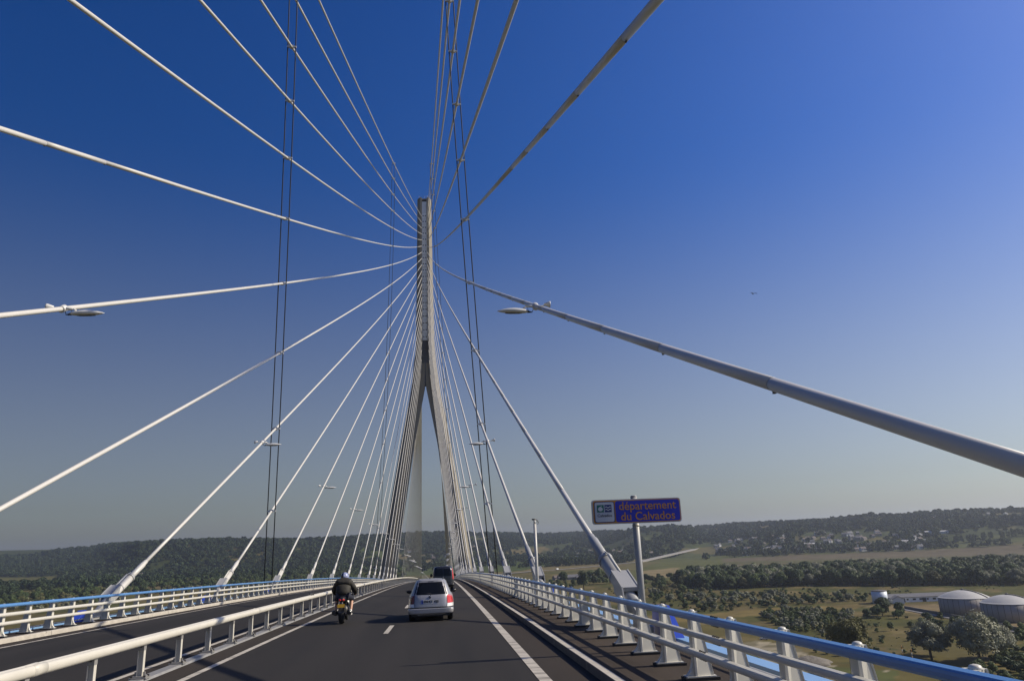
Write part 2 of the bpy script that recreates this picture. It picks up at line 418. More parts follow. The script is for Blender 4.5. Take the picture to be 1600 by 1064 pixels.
for s in (-1,1):
    b=MB(); b.smooth=True
    b.loft([[(s*(.060+.055*cos(a)),y,dz(y)+.73+.078*sin(a)) for a in np.linspace(0,2*pi,15)[:-1]] for y in YL if -16<=y<=330])
    b.build('rail','cream_steel',bar)
    b=MB(); b.smooth=True
    b.loft([[(s*(.060+.058*cos(a)),y,.73+.082*sin(a)) for a in np.linspace(0,2*pi,15)[:-1]] for y in (-.18,.18)])
    me=b.mesh('rail_sleeve','cream_steel')
    for k in range(-1,14):
        y=11.9+13*k; inst('rail_sleeve',me,bar,(0,y,dz(y)))
b=MB(); b.loft([[(-.14,y,dz(y)+.0),(.14,y,dz(y)+.0),(.12,y,dz(y)+.05),(-.12,y,dz(y)+.05)] for y in YL if -16<=y<=330]); b.build('plinth','galvanised',bar)
mk=empty('marker_box',(0,35.3,dz(35.3)+.79),'small dark grey box fixed on top of the median guard rail','marker'); 
b=MB(); b.box(-.09,.09,-.05,.05,0,.14); b.build('housing','bolt_steel',mk); b=MB(); b.box(-.07,.07,-.058,-.051,.03,.12); b.build('reflector','galvanised',mk)

# ------------------------------------------------------------------ tower
tw=empty('bridge_tower',(0,D,ZG),'tall inverted Y concrete bridge tower with splayed legs straddling the road','bridge tower')
secs=[(-56,26.2,20.6,4.6,2.4,2.0),(-9,18.05,12.7,4.3,2.4,1.75),(19.4,13.86,8.05,3.9,2.4,1.75),(42.5,10.0,4.6,3.6,2.3,1.75),(65.1,5.80,.30,3.3,2.45,1.6),(83.2,3.87,-.0,3.0,1.2,1.3),(118,3.43,-.0,2.8,1.17,1.3),(151.2,3.05,-.0,2.7,1.0,1.2)]
for s in (-1,1):
    b=MB(); R=[]
    for z,xo,xi,d,rec,ch in secs:
        xi=max(xi,.012)
        rr=1.1
        P_=[(xi,-d+rr),(xi+rec-.02,-d+rr),(xi+rec,-d),(xo-ch,-d),(xo,-d+1.9),(xo,d-1.9),(xo-ch,d),(xi+rec,d),(xi+rec-.02,d-rr),(xi,d-rr)]
        P_=[(s*x,y,z-ZG) for x,y in P_]
        R.append(P_ if s>0 else P_[::-1])
    b.loft(R); b.build('leg','tower_concrete',tw)
b=MB(); b.hexa([(-19.5,-3,-14-ZG-6),(19.5,-3,-14-ZG-6),(19.5,3,-14-ZG-6),(-19.5,3,-14-ZG-6),(-18.6,-3,-14-ZG-3.4),(18.6,-3,-14-ZG-3.4),(18.6,3,-14-ZG-3.4),(-18.6,3,-14-ZG-3.4)]); b.build('cross_beam','tower_concrete',tw)
# recessed web panels between the legs, their shade painted as dark colour, in lifts
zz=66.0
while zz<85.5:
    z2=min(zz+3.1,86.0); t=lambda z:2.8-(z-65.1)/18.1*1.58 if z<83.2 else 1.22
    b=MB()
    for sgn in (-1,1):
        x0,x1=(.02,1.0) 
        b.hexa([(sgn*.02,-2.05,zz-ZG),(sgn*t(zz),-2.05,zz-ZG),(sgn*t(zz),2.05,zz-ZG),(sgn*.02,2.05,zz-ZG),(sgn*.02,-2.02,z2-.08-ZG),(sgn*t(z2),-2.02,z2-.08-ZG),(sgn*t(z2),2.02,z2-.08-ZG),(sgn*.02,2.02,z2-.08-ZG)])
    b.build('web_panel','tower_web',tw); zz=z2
def zh(k): return 142.455-2.7846*k-.00808*k*k
for k in range(-2,20):
    zc=zh(k); h=(zh(k)-zh(k+1))/2-.05
    b=MB(); b.box(-1.15,1.15,-2.35,2.35,zc-h-ZG,zc+h-ZG); ab=b.build('anchor_box','anchor_box_steel',tw)
    if k>=0:
        b=MB()
        for x in (-.52,.52):
            for yy in (-2.36,2.36): b.lathe([(.27,-.015),(.27,.015)],10,(x,yy,zc-ZG),'Y')
        b.build('cable_opening','dark_gap',ab)
b=MB(); b.box(-1.12,1.12,-2.3,2.3,148.6-ZG,150.3-ZG); b.build('top_slot','dark_gap',tw)
b=MB(); b.smooth=True
for x,h in ((-2.3,1.2),(-1.6,.8),(.2,1.0),(1.3,1.5),(2.2,.9)): b.tube([(x,-1.5,151.1-ZG),(x,-1.5,151.2+h-ZG)],.06,6)
for y in (-2,2): b.tube([(-2.6,y,152.1-ZG),(2.6,y,152.1-ZG)],.04,6)
b.build('top_railing','galvanised',tw)
for s in (-1,1):
    b=MB(); b.smooth=True
    for z in (56,30): 
        t=(z-65.1); xo=5.8-(z-65.1)*.1865
        b.lathe([(.18,-.2),(.22,0),(.18,.2)],8,(s*(xo-.7),-3.75,z-ZG)); 
    b.build('beacon','black_plastic',tw)

# ------------------------------------------------------------------ stay cables
def yk(k): return 20.14+19.65*(k-7) if k<=15 else D-(21.5+14.5*(22-k))
def ykb(k): return D+21.5+14.5*(22-k)
def cable_pts(s,k,back=False,n=48):
    ya=ykb(k) if back else yk(k)
    a=Vector((s*XA,ya,dz(ya)+.36)); b_=Vector((s*1.2,D+(2.2 if back else -1.5),zh(k)))
    hl=hypot((b_-a).x,(b_-a).y); out=[]
    for i in range(n+1):
        t=i/n; p=a+(b_-a)*t; p.z-=4*4.54*(hl/400)**2*t*(1-t); out.append(p)
    return out
def along(pts,dist):
    acc=0
    for p,q in zip(pts,pts[1:]):
        L=(q-p).length
        if acc+L>=dist: return p+(q-p)*((dist-acc)/L)
        acc+=L
    return pts[-1]
ELEV={}
for s in (-1,1):
    side='right' if s>0 else 'left'
    for k in range(23):
        pts=cable_pts(s,k); a=pts[0]
        lab=f'pale stay cable on the {side} side, {ORD[k]} counted from the tower top'
        th=empty('stay_cable',a,lab,'stay cable','stay cables fanning from the near side of the tower')
        loc=[p-a for p in pts]
        tdir=(loc[1]-loc[0]).normalized()
        s0=5.5
        if k in (6,7) and s>0 or (k in (5,)):
            # sheath in jointed lengths
            dists=[s0+4.9*i for i in range(0,11)]
            for d0,d1 in zip(dists,dists[1:]):
                b=MB(); b.smooth=True; m_=[along(loc,d0+(d1-d0-.03)*q/3) for q in range(4)]; b.tube(m_,.105,14); b.build('sheath_segment','cable_sheath',th)
                b=MB(); b.smooth=True; q=along(loc,d1); q0=along(loc,d1-.05); b.tube([q0,q],.099,12); 
                b.cur=1; b.smooth=False
                mid=(q0+q)/2; b.box(mid.x-.02,mid.x+.02,mid.y-.03,mid.y+.03,mid.z-.14,mid.z-.10)
                b.build('joint_ring',['cable_grey','bolt_steel'],th)
            rest=[along(loc,dists[-1])]+[p for i,p in enumerate(loc) if (p-loc[0]).length>dists[-1]+3]
            b=MB(); b.smooth=True; b.tube(rest,.105,10); b.build('sheath','cable_sheath',th)
        else:
            rest=[along(loc,s0)]+[p for p in loc if (p-loc[0]).length>s0+2]
            b=MB(); b.smooth=True; b.tube(rest,.105 if k<16 else .095,10); b.build('sheath','cable_sheath',th)
        b=MB(); b.smooth=True
        P=lambda d: loc[0]+tdir*d
        b.tube([P(3.55),P(5.2),P(5.34),P(5.6)],[.160,.160,.128,.122],14)
        b.build('transition_tube','cable_grey' if s>0 else 'cable_sheath',th)  # right tubes greyed to paint their shaded side, left ones stay pale
        b=MB(); b.smooth=True; b.tube([P(.6),P(3.6)],.215,16); b.build('anchor_tube','cable_grey' if s>0 else 'cable_sheath',th)
        b=MB(); b.smooth=True; b.tube([P(3.5),P(3.68)],.245,16); b.tube([P(2.35),P(2.42)],.23,16); b.build('collar','cable_grey',th)
        # anchor housing: forked plates round the tube
        side_v=Vector((1,0,0)); upd=side_v.cross(tdir)*1.0
        if upd.z<0: upd=-upd
        def slab(b,d0,d1,x0,x1,h0,h1,d0t=None,d1t=None):
            d0t=d0 if d0t is None else d0t; d1t=d1 if d1t is None else d1t
            q=[]
            for h,dd0,dd1 in ((h0,d0,d1),(h1,d0t,d1t)):
                for d_,x in ((dd0,x0),(dd0,x1),(dd1,x1),(dd1,x0)): q.append(loc[0]+tdir*d_+side_v*x+upd*h)
            b.hexa(q)
        b=MB(); slab(b,.5,1.7,-.26,-.22,-.12,.38,1.0,2.1); slab(b,.5,1.7,.22,.26,-.12,.38,1.0,2.1); slab(b,1.0,2.1,-.22,.22,.24,.36)
        b.build('anchor_housing','cable_grey',th)
        b=MB(); slab(b,-.9,.3,-.10,.10,-.75,.10,-.7,.5); b.build('anchor_plate','cable_grey',th)
        b=MB(); x0,x1=(.28,.62) if s>0 else (-.62,-.28)
        ht=.30 if s>0 else .12; b.hexa([(x0,-1.9,-.55),(x1,-1.9,-.55),(x1,.1,-.55),(x0,.1,-.55),(x0,-.55,ht),(x1,-.55,ht),(x1,-.15,ht),(x0,-.15,ht)])
        b.build('bracket','anchor_blue',th)
        if k>=5:
            b=MB(); b.smooth=True; dv=upd*.33; b.tube([P(2.0)+dv,P(3.3)+dv],.045,8); b.tube([P(3.3)+dv,P(3.75)+dv*.75],.02,6); b.build('damper','white_paint',th)
    b=None
    for k in range(23):
        pts=cable_pts(s,k,True,18); a=pts[0]
        b=MB(); b.smooth=True; b.tube([p-a for p in pts],.095,6)
        o=b.build('stay_cable','cable_sheath',None,a)
        tag(o,f'thin stay cable behind the tower in its dense {side} sheet of stays','stay cable',f'back stays on the {side} side of the tower')

# ropes tying the cables together
def rope_point(s,k,f):
    pts=cable_pts(s,k,n=160); 
    for p,q in zip(pts,pts[1:]):
        a,b_=p.y-f(p.z),q.y-f(q.z)
        if a<=0<=b_: t=a/(a-b_); return p+(q-p)*t
    return None
ropes=[(lambda z:76.0-.35*z,0.056,.36,10),(lambda z:194.2-.385*z,0.056,.36,16)]
for s in (-1,1):
    side='right' if s>0 else 'left'
    for ri,(f,rad,off,kmax) in enumerate(ropes):
        pp=[(k,rope_point(s,k,f)) for k in range(0,kmax+1)]; pp=[(k,p) for k,p in pp if p is not None]
        last=pp[-1][1]; 
        ye=f(dz(f(-3))+.0); foot=Vector((s*XA,f(dz(f(-3))),dz(f(-3))+.1))
        th=empty('cross_tie_rope',foot,f'pair of dark ropes clamped across the {side} stay cables, '+('nearer the camera' if ri==0 else 'farther from the camera'),'rope')
        line=[p-foot for _,p in pp]+[Vector((0,0,0))]
        for sg in (-1,1):
            b=MB(); b.smooth=True; b.tube([p+Vector((sg*off,0,0)) for p in line],rad,6); b.build('rope','rope_black',th)
        for k,p in pp:
            q=p-foot; b=MB(); b.box(q.x-.42,q.x+.42,q.y-.07,q.y+.07,q.z-.07,q.z+.07)
            b.box(q.x-.17,q.x+.17,q.y-.10,q.y+.10,q.z-.15,q.z+.15); b.build('clamp','lamp_white',th)

# ------------------------------------------------------------------ street lamps on the cables
def lamp_meshes():
    out={}
    b=MB(); b.smooth=True
    prof=[(.004,0),(.05,.10),(.10,.28),(.145,.52),(.165,.78),(.15,1.02),(.115,1.22),(.075,1.36)]
    R=[]
    for r,x in prof: R.append([(1.72-x,r*1.25*cos(a),(r*.95*sin(a) if sin(a)>0 else r*.55*sin(a))-.02*x) for a in np.linspace(0,2*pi,17)[:-1]])
    b.loft(R); out['lamp_head']=b.mesh('lamp_head','lamp_white')
    b=MB(); b.smooth=True; b.loft([[(.36,.085*cos(a),.06*sin(a)-.03) for a in np.linspace(0,2*pi,13)[:-1]],[(.14,.01*cos(a),.01*sin(a)-.06) for a in np.linspace(0,2*pi,13)[:-1]]]); out['tail_cone']=b.mesh('tail_cone','black_plastic')
    b=MB(); b.smooth=True
    b.loft([[(x,.09*sx*cos(a),-.075-.02*abs(sx)+.03*sin(a)) for a in np.linspace(0,2*pi,11)[:-1]] for x,sx in ((.62,.5),(.75,1),(1.15,1),(1.35,.4))]); out['lens']=b.mesh('lens','lamp_glass')
    b=MB(); b.smooth=True; b.tube([(.0,0,.22),(.42,0,.22)],.06,10); b.tube([(.40,0,.22),(.55,0,.12)],.04,8); out['arm']=b.mesh('arm','lamp_white')
    b=MB(); b.smooth=True; b.tube([(.08,.02,.16),(.14,.02,-.02),(.26,.02,-.08),(.34,.02,.02),(.36,.02,.14)],.014,6); out['wire_loop']=b.mesh('wire_loop','black_plastic')
    b=MB(); b.smooth=True; b.tube([(-.13,0,.20),(-.45,0,.26)],.03,8); b.loft([[(x,r*cos(a),.30+r*sin(a)) for a in np.linspace(0,2*pi,13)[:-1]] for x,r in ((-.38,.04),(-.62,.14),(-.66,.15))]); out['horn']=b.mesh('horn','lamp_white')
    b=MB(); b.smooth=True; b.tube([(0,-.13,.13),(0,.13,.29)],.15,14); out['clamp']=b.mesh('clamp','lamp_white')
    b=MB(); b.smooth=True; b.tube([(0,.13,.13),(0,-.13,.29)],.15,14); out['clamp_turned']=b.mesh('clamp','lamp_white')
    return out
LM=lamp_meshes()
def lamp(loc,s,label,group,detail=True):
    o=empty('street_lamp',loc,label,'street lamp',group); 
    if s>0: o.rotation_euler=(0,0,pi)
    for n in (('lamp_head','tail_cone','lens','arm','wire_loop','horn','clamp') if detail else ('lamp_head','arm')):
        q=inst(n,LM['clamp_turned' if n=='clamp' and s>0 else n],o)
        if not detail: q.scale=(1.15,1.5,1.9)
    return o
for s in (-1,1):
    side='right' if s>0 else 'left'
    for i,k in enumerate(range(6,23,2)):
        pts=cable_pts(s,k,n=400); p=min(pts,key=lambda p:abs(p.z-dz(p.y)-(13.0 if s<0 else 12.6)))
        lamp((p.x,p.y,p.z-.21),s,f'white pod street lamp clamped to the {side} stay cables, {ORD[i]} from the camera','street lamps clamped to the stay cables')
    for i,k in enumerate(range(22,-1,-2)):
        pts=cable_pts(s,k,True,60); p=min(pts,key=lambda p:abs(p.z-dz(p.y)-13.0))
        lamp((p.x,p.y,p.z-.21),s,f'tiny white street lamp on the {side} back stays beyond the tower',f'street lamps beyond the tower on the {side}',detail=False)
    for i in range(8):
        y=655+30*i
        o=empty('lamp_post',(s*10.6,y,dz(y)),f'tiny lamp post on the {side} of the approach road far beyond the tower','lamp post',f'lamp posts on the {side} of the approach road',rz=0 if s<0 else pi)
        b=MB(); b.smooth=True; b.tube([(0,0,0),(0,0,12.5)],[.1,.06],6); b.build('pole','galvanised',o)
        b=MB(); b.smooth=True; b.tube([(0,0,12.5),(.4,0,12.6),(2.0,0,12.6)],[.06,.16,.03],6,sq=.6); b.build('lamp_head','lamp_white',o)

# ------------------------------------------------------------------ county sign
sg=empty('road_sign',(10.07,15.85,dz(15.85)+.02),'blue road sign with orange lettering on a grey pole above the right parapet','road sign')
def sgp(b,n,m): return b.build(n,m,sg)
H0=2.22+.362; H1=2.735+.362
b=MB(); b.smooth=True; b.tube([(.0,.18,0),(0,.18,H1+.05)],.072,16); b.tube([(0,.18,H1+.05),(0,.18,H1+.08)],[.076,.06],16); sgp(b,'pole','cable_grey')
b=MB(); b.smooth=True; b.tube([(.0,.18,H0-.06),(0,.18,H0-.03)],.08,16); b.tube([(.0,.18,.9),(0,.18,.95)],.082,16); sgp(b,'pole_band','galvanised')
def rrect(x0,x1,z0,z1,r,y,n=5):
    o=[]
    for cx,cz,a0 in ((x1-r,z1-r,0),(x0+r,z1-r,pi/2),(x0+r,z0+r,pi),(x1-r,z0+r,3*pi/2)):
        for i in range(n): a=a0+pi/2*i/(n-1); o.append((cx+r*cos(a),y,cz+r*sin(a)))
    return o
XL_,XR_=-.985,.985
b=MB(); b.loft([rrect(XL_,XR_,H0,H1,.06,.06),rrect(XL_,XR_,H0,H1,.06,0)]); panel=b.build('panel','sign_back',sg)
def plate(n,x0,x1,z0,z1,r,y,m): b=MB(); b.loft([rrect(x0,x1,z0,z1,r,y+.003),rrect(x0,x1,z0,z1,r,y)]); return b.build(n,m,panel)
plate('white_rim',XL_+.004,XR_-.004,H0+.004,H1-.004,.056,-.004,'sign_white')
plate('orange_border',XL_+.022,XR_-.018,H0+.018,H1-.018,.05,-.008,'sign_orange')
xs=XL_+.49
plate('logo_rim',XL_+.046,xs-.0,H0+.038,H1-.038,.045,-.012,'sign_navy')
plate('logo_field',XL_+.060,xs-.014,H0+.052,H1-.052,.04,-.016,'sign_white')
plate('blue_field',xs+.022,XR_-.034,H0+.034,H1-.034,.05,-.012,'sign_blue')
TX=lambda x,z,y: Matrix.Translation((x,y,z)) @ Matrix.Rotation(pi/2,4,'X')
hm=(H0+H1)/2
text_mesh('département',.245,'lettering','sign_orange',panel,TX(.235,hm+.105,-.0165),weight=.0015)
text_mesh('du Calvados',.245,'lettering','sign_orange',panel,TX(.235,hm-.115,-.0165),weight=.0015)
plate('apple_tile',XL_+.105,XL_+.255,hm-.005,hm+.150,.004,-.020,'sign_green')
plate('wave_tile',XL_+.275,XL_+.425,hm-.005,hm+.150,.004,-.020,'sign_navy')
b=MB(); ax,az_=XL_+.18,hm+.066
b.loft([[(ax+.048*cos(a)*(1+.08*cos(2*a)),y,az_+.045*sin(a)-.006*cos(a)**2) for a in np.linspace(0,2*pi,21)[:-1]] for y in (-.021,-.024)])
b.loft([[(x,y,z) for x,z in ((ax+.0,az_+.046),(ax+.030,az_+.070),(ax+.034,az_+.062),(ax+.008,az_+.040))] for y in (-.021,-.024)])
b.build('apple_mark','sign_white',panel)
b=MB()
for zc in (hm+.098,hm+.045):
    xx=np.linspace(XL_+.288,XL_+.412,17)
    top=[(x,zc+.010*sin((x-XL_-.288)/.124*2*pi*1.5)+.012) for x in xx]; bot=[(x,z-.022) for x,z in top]
    b.grid([[(x,-.0235,z) for x,z in top],[(x,-.0235,z) for x,z in bot]])
b.build('wave_mark','sign_white',panel)
text_mesh('Calvados',.088,'lettering','ink_black',panel,TX(XL_+.265,hm-.075,-.0205))

# tall thin mast with an instrument on its tip
ms=empty('mast',(10.06,33.7,dz(33.7)+.02),'slim pale mast with a small hooked instrument on top behind the right parapet','mast')
b=MB(); b.smooth=True; b.tube([(0,0,0),(0,0,3.45)],[.075,.065],12); b.tube([(0,0,3.45),(0,0,3.62)],.05,10); b.build('pole','cable_sheath',ms)
b=MB(); b.smooth=True; b.tube([(-.03,0,3.62),(.02,0,3.66),(.12,0,3.62),(.17,0,3.5),(.13,0,3.42)],.018,6); b.box(-.12,.05,-.05,.05,3.62,3.68); b.build('instrument','black_plastic',ms)

# ------------------------------------------------------------------ vehicles
def contour(w_,y0,y1,n=56,e=5.0,er=None):
    out=[]
    for i in range(n):
        th=2*pi*i/n-pi/2; c,s_=cos(th),sin(th); ee=e
        out.append((w_*math.copysign(abs(c)**(2/ee),c),(y0+y1)/2+(y1-y0)/2*math.copysign(abs(s_)**(2/ee),s_)))
    return out
class Shell:
    def __init__(s, levels): s.L=levels      # (z, halfwidth, y_rear, y_front, exponent)
    def at(s,z):
        L=s.L
        for a,b in zip(L,L[1:]):
            if a[0]<=z<=b[0]:
                t=(z-a[0])/(b[0]-a[0]) if b[0]>a[0] else 0
                return [a[i]+(b[i]-a[i])*t for i in range(1,5)]
        return list(L[-1][1:]) if z>L[-1][0] else list(L[0][1:])
    def body(s,b,n=56):
        b.smooth=True
        b.loft([[(x,y,z) for x,y in contour(w_,y0,y1,n,e)] for z,w_,y0,y1,e in s.L]); b.smooth=False
    def rear(s,x,z,off=0):
        w_,y0,y1,e=s.at(z); u=min(abs(x)/w_,.999); c=u**(e/2); sn=sqrt(max(0,1-c*c))
        y=(y0+y1)/2-(y1-y0)/2*sn**(2/e); return (x*(1+off*.6*u**3),y-off,z)
    def side(s,sg_,y,z,off=0):
        w_,y0,y1,e=s.at(z); v=max(-.999,min(.999,(y-(y0+y1)/2)/((y1-y0)/2))); sn=abs(v)**(e/2); c=sqrt(max(0,1-sn*sn))
        return (sg_*(w_*c**(2/e)+off),y,z)
    def patch_rear(s,b,x0b,x1b,x0t,x1t,z0,z1,off=.004,nx=10,nz=6):
        b.smooth=True; P=[]
        for j in range(nz+1):
            t=j/nz; z=z0+(z1-z0)*t; a=x0b+(x0t-x0b)*t; c=x1b+(x1t-x1b)*t
            P.append([s.rear(a+(c-a)*i/nx,z,off) for i in range(nx+1)])
        b.grid(P); b.smooth=False
    def patch_side(s,b,sg_,y0b,y1b,y0t,y1t,z0,z1,off=.004,ny=8,nz=4):
        b.smooth=True; P=[]
        for j in range(nz+1):
            t=j/nz; z=z0+(z1-z0)*t; a=y0b+(y0t-y0b)*t; c=y1b+(y1t-y1b)*t
            P.append([s.side(sg_,a+(c-a)*i/ny,z,off) for i in range(ny+1)])
        b.grid(P); b.smooth=False
def wheel(parent,x,y,r,wd):
    wh=empty('wheel',(x,y,r)); wh.parent=parent
    b=MB(); b.smooth=True; b.lathe([(r*.62,-wd/2),(r*.93,-wd/2),(r,-wd/2+.03),(r,wd/2-.03),(r*.93,wd/2),(r*.62,wd/2)],28,(0,0,0),'X',caps=False); b.build('tyre','black_rubber',wh)
    b=MB(); b.smooth=True; b.lathe([(.04,-wd*.42),(r*.62,-wd*.38),(r*.64,0),(r*.62,wd*.38),(.04,wd*.42)],20,(0,0,0),'X'); b.build('rim','galvanised',wh)
    return wh

# silver estate car
car=empty('parked_car',(5.44,27.35,dz(27.35)),'silver estate car driving ahead in the right lane, seen from behind','car'); car.name='car'
car.rotation_euler=(-math.atan(.0247),0,0)
sh=Shell([(.20,.70,.10,3.95,7),(.27,.80,.06,4.08,7),(.43,.825,.05,4.12,6),(.56,.825,.07,4.12,5.5),(.72,.815,.10,4.05,5),(.84,.785,.13,3.2,5),(.88,.755,.16,3.0,5),(1.02,.69,.235,2.75,5.5),(1.18,.615,.33,2.45,6),(1.31,.55,.42,2.2,6),(1.37,.50,.47,2.1,5),(1.40,.42,.55,2.0,4),(1.412,.2,.8,1.7,3)])
b=MB(); sh.body(b); b.build('body','car_silver',car)
hood=Shell([(.60,.80,2.6,4.1,5),(.76,.77,2.7,4.05,5),(.84,.70,2.8,3.7,4)])
b=MB(); hood.body(b); b.build('bonnet','car_silver',car)
b=MB(); sh.patch_rear(b,-.585,.585,-.475,.475,.885,1.30,.006); b.build('rear_window','car_glass',car)
for s in (-1,1):
    b=MB(); sh.patch_side(b,s,.62,2.75,.72,2.15,.92,1.27,.005); b.build('side_window','car_glass',car)
    b=MB(); sh.patch_rear(b,s*.595,s*.805,s*.565,s*.755,.585,.865,.010,6,5); b.build('tail_lamp','lamp_red_bright' if s>0 else 'lamp_red_shaded',car)  # left lamp takes the dim red painted for shade
    b=MB(); sh.patch_rear(b,s*.575,s*.805,s*.590,s*.805,.475,.58,.012,6,3); b.build('reversing_lamp','lamp_clear',car)
    b=MB(); b.smooth=True; b.tube([(s*.44,.62,1.39),(s*.46,.75,1.435),(s*.46,1.9,1.435),(s*.44,2.05,1.39)],.014,6); b.build('roof_rail','black_plastic',car)
    mi=MB(); mi.smooth=True; mi.loft([[(s*(.84+.11*cos(a)),2.35+yy,.93+.065*sin(a)) for a in np.linspace(0,2*pi,13)[:-1]] for yy in (0,.05,.09)]); mi.smooth=False; mi.box(min(s*.72,s*.80),max(s*.72,s*.80),2.33,2.39,.885,.93); mir=mi.build('mirror','black_plastic',car)
    wheel(car,s*.685,.78,.285,.19); wheel(car,s*.685,3.22,.285,.19)
b=MB(); sh.patch_rear(b,-.79,.79,-.79,.79,.43,.475,.022,24,2); b.build('bumper_strip','black_plastic',car)
b=MB(); b.smooth=True
b.loft([[(x,y-.055 if y<1 else y,z) for x,y in contour(w_,.06,1.0,48,7)] for z,w_ in ((.255,.77),(.29,.80),(.40,.815),(.432,.79))]); b.build('bumper','car_silver',car)
b=MB(); b.box(-.66,.66,.1,3.9,.17,.24); b.build('underbody','black_plastic',car)
b=MB(); b.smooth=True; b.tube([(-.42,.02,.225),(-.42,.3,.225)],.025,8); b.build('exhaust','galvanised',car)
# hatch seam
for s in (-1,1):
    b=MB(); sh.patch_rear(b,s*.560,s*.567,s*.575,s*.582,.48,.87,.003,1,6); b.build('tailgate_seam','black_plastic',car)
# number plate
yp=sh.rear(0,.65)[1]
pl=MB(); pl.loft([[(-.325,yp-.016,.585),(.255,yp-.016,.585),(.255,yp-.014+.02,.715),(-.325,yp-.014+.02,.715)],[(-.325,yp+.02,.585),(.255,yp+.02,.585),(.255,yp+.04,.715),(-.325,yp+.04,.715)]]); plate_o=pl.build('number_plate','plate_white',car)
b=MB(); b.grid([[(-.325,yp-.018,.586),(-.27,yp-.018,.586)],[(-.325,yp+.004,.714),(-.27,yp+.004,.714)]]); b.build('country_band','plate_blue',plate_o)
text_mesh('LEM·KY 420',.115,'lettering','ink_black',plate_o,Matrix.Translation((-.008,yp-.0085,.650))@Matrix.Rotation(pi/2-.15,4,'X'),weight=.003)
# round badge
ye=sh.rear(0,.80)[1]
bd=MB(); bd.smooth=True; bd.lathe([(.046,-.012),(.050,0),(.046,.008)],20,(-.03,ye-.004,.80),'Y'); badge=bd.build('badge','ink_black',car)
b=MB(); b.smooth=True
b.tube([(-.03+.044*cos(a),ye-.018,.80+.044*sin(a)) for a in np.linspace(0,2*pi,19)],.004,5,caps=False)
b.tube([(-.048,ye-.018,.836),(-.03,ye-.018,.805),(-.012,ye-.018,.836)],.004,5)
b.tube([(-.063,ye-.018,.822),(-.046,ye-.018,.765),(-.03,ye-.018,.795),(-.014,ye-.018,.765),(.003,ye-.018,.822)],.004,5)
b.build('emblem','chrome',badge)
b=MB(); b.smooth=True; b.tube([(0,.15,.885),(.02,.145,.90)],.018,8); b.tube([(.0,.165,.905),(-.34,.20,.935)],.008,6); b.build('wiper','black_plastic',car)
b=MB(); b.smooth=True; b.tube([(-.03,.62,1.40),(-.03,.55,1.45)],.012,6); b.build('aerial','black_plastic',car)
b=MB(); b.smooth=True; sh.patch_rear(b,-.10,.10,-.10,.10,1.315,1.33,.006,4,1); b.build('brake_light','helmet_dark',car)
b=MB(); sh.patch_rear(b,-.55,.55,-.48,.48,1.335,1.36,.012,12,1); b.build('spoiler_lip','car_silver',car)

# dark van
van=empty('van',(5.95,60.5,dz(60.5)),'dark van with tall red tail lamps driving just beyond the silver car','van')
van.rotation_euler=(-math.atan(.03),0,0)
vs=Shell([(.22,.76,.06,4.4,8),(.32,.84,.0,4.5,8),(.50,.855,.0,4.5,8),(1.0,.85,.03,4.4,8),(1.10,.84,.04,4.0,8),(1.45,.79,.10,3.6,8),(1.70,.73,.16,3.3,7),(1.77,.67,.22,3.1,6),(1.80,.5,.4,2.9,4)])
b=MB(); vs.body(b); b.build('body','van_black',van)
for s in (-1,1):
    b=MB(); vs.patch_rear(b,s*.03,s*.66,s*.03,s*.60,1.06,1.60,.008); b.build('rear_window','car_glass',van)
    b=MB(); vs.patch_rear(b,s*.745,s*.845,s*.70,s*.765,.80,1.62,.012,4,6); b.build('tail_lamp','lamp_red_bright' if s>0 else 'lamp_red_shaded',van)  # left lamp in the red darkened for shade
    b=MB(); vs.patch_side(b,s,1.0,3.5,1.1,3.25,1.12,1.58,.006); b.build('side_window','car_glass',van)
    b=MB(); b.smooth=True; b.loft([[(s*(.99+.09*cos(a)),3.4+yy,1.10+.14*sin(a)) for a in np.linspace(0,2*pi,13)[:-1]] for yy in (0,.1)]); b.smooth=False; b.box(min(s*.80,s*.92),max(s*.80,s*.92),3.42,3.48,1.06,1.12); b.build('mirror','black_plastic',van)
    wheel(van,s*.70,.85,.30,.2); wheel(van,s*.70,3.6,.30,.2)
b=MB(); b.smooth=True; b.loft([[(x,y-.03 if y<.6 else y,z) for x,y in contour(.86,0,1.0,40,8)] for z in (.28,.50)]); b.build('bumper','black_plastic',van)
b=MB(); b.box(-.008,.008,-.012+.03,.03,.52,1.7); b.build('door_seam','dark_gap',van)
b=MB(); b.box(-.26,.26,-.012,.02,.62,.72); b.build('number_plate','plate_white',van)

# ------------------------------------------------------------------ motorcycle and rider
MX,MY=2.25,28.05
bk=empty('motorcycle',(MX,MY,dz(MY)),'black sports motorcycle with a yellow rear number plate in the left lane','motorcycle')
def tyre(name,parent,y,r,wd):
    wh=empty('wheel',(0,y,r)); wh.parent=parent
    b=MB(); b.smooth=True
    prof=[(r*.68,-wd*.42)]+[(r*.80+r*.20*cos(a)**.8 if cos(a)>0 else r*.8,wd*.5*sin(a)) for a in np.linspace(-1.5,1.5,11)]+[(r*.68,wd*.42)]
    b.lathe(prof,28,(0,0,0),'X',caps=False); b.build('tyre','black_rubber',wh)
    b=MB(); b.smooth=True; b.lathe([(.03,-wd*.45),(r*.2,-wd*.2),(r*.68,-wd*.40),(r*.70,0),(r*.68,wd*.40),(r*.2,wd*.2),(.03,wd*.45)],20,(0,0,0),'X'); b.build('rim','bike_black',wh)
tyre('rear',bk,.30,.315,.205); tyre('front',bk,1.62,.29,.12)
def bpart(n,m,fn): 
    b=MB(); b.smooth=True; fn(b); return b.build(n,m,bk)
ell=lambda y,cx,cz,w_,h,n=14:[(cx+w_*cos(a),y,cz+h*sin(a)) for a in np.linspace(0,2*pi,n+1)[:-1]]
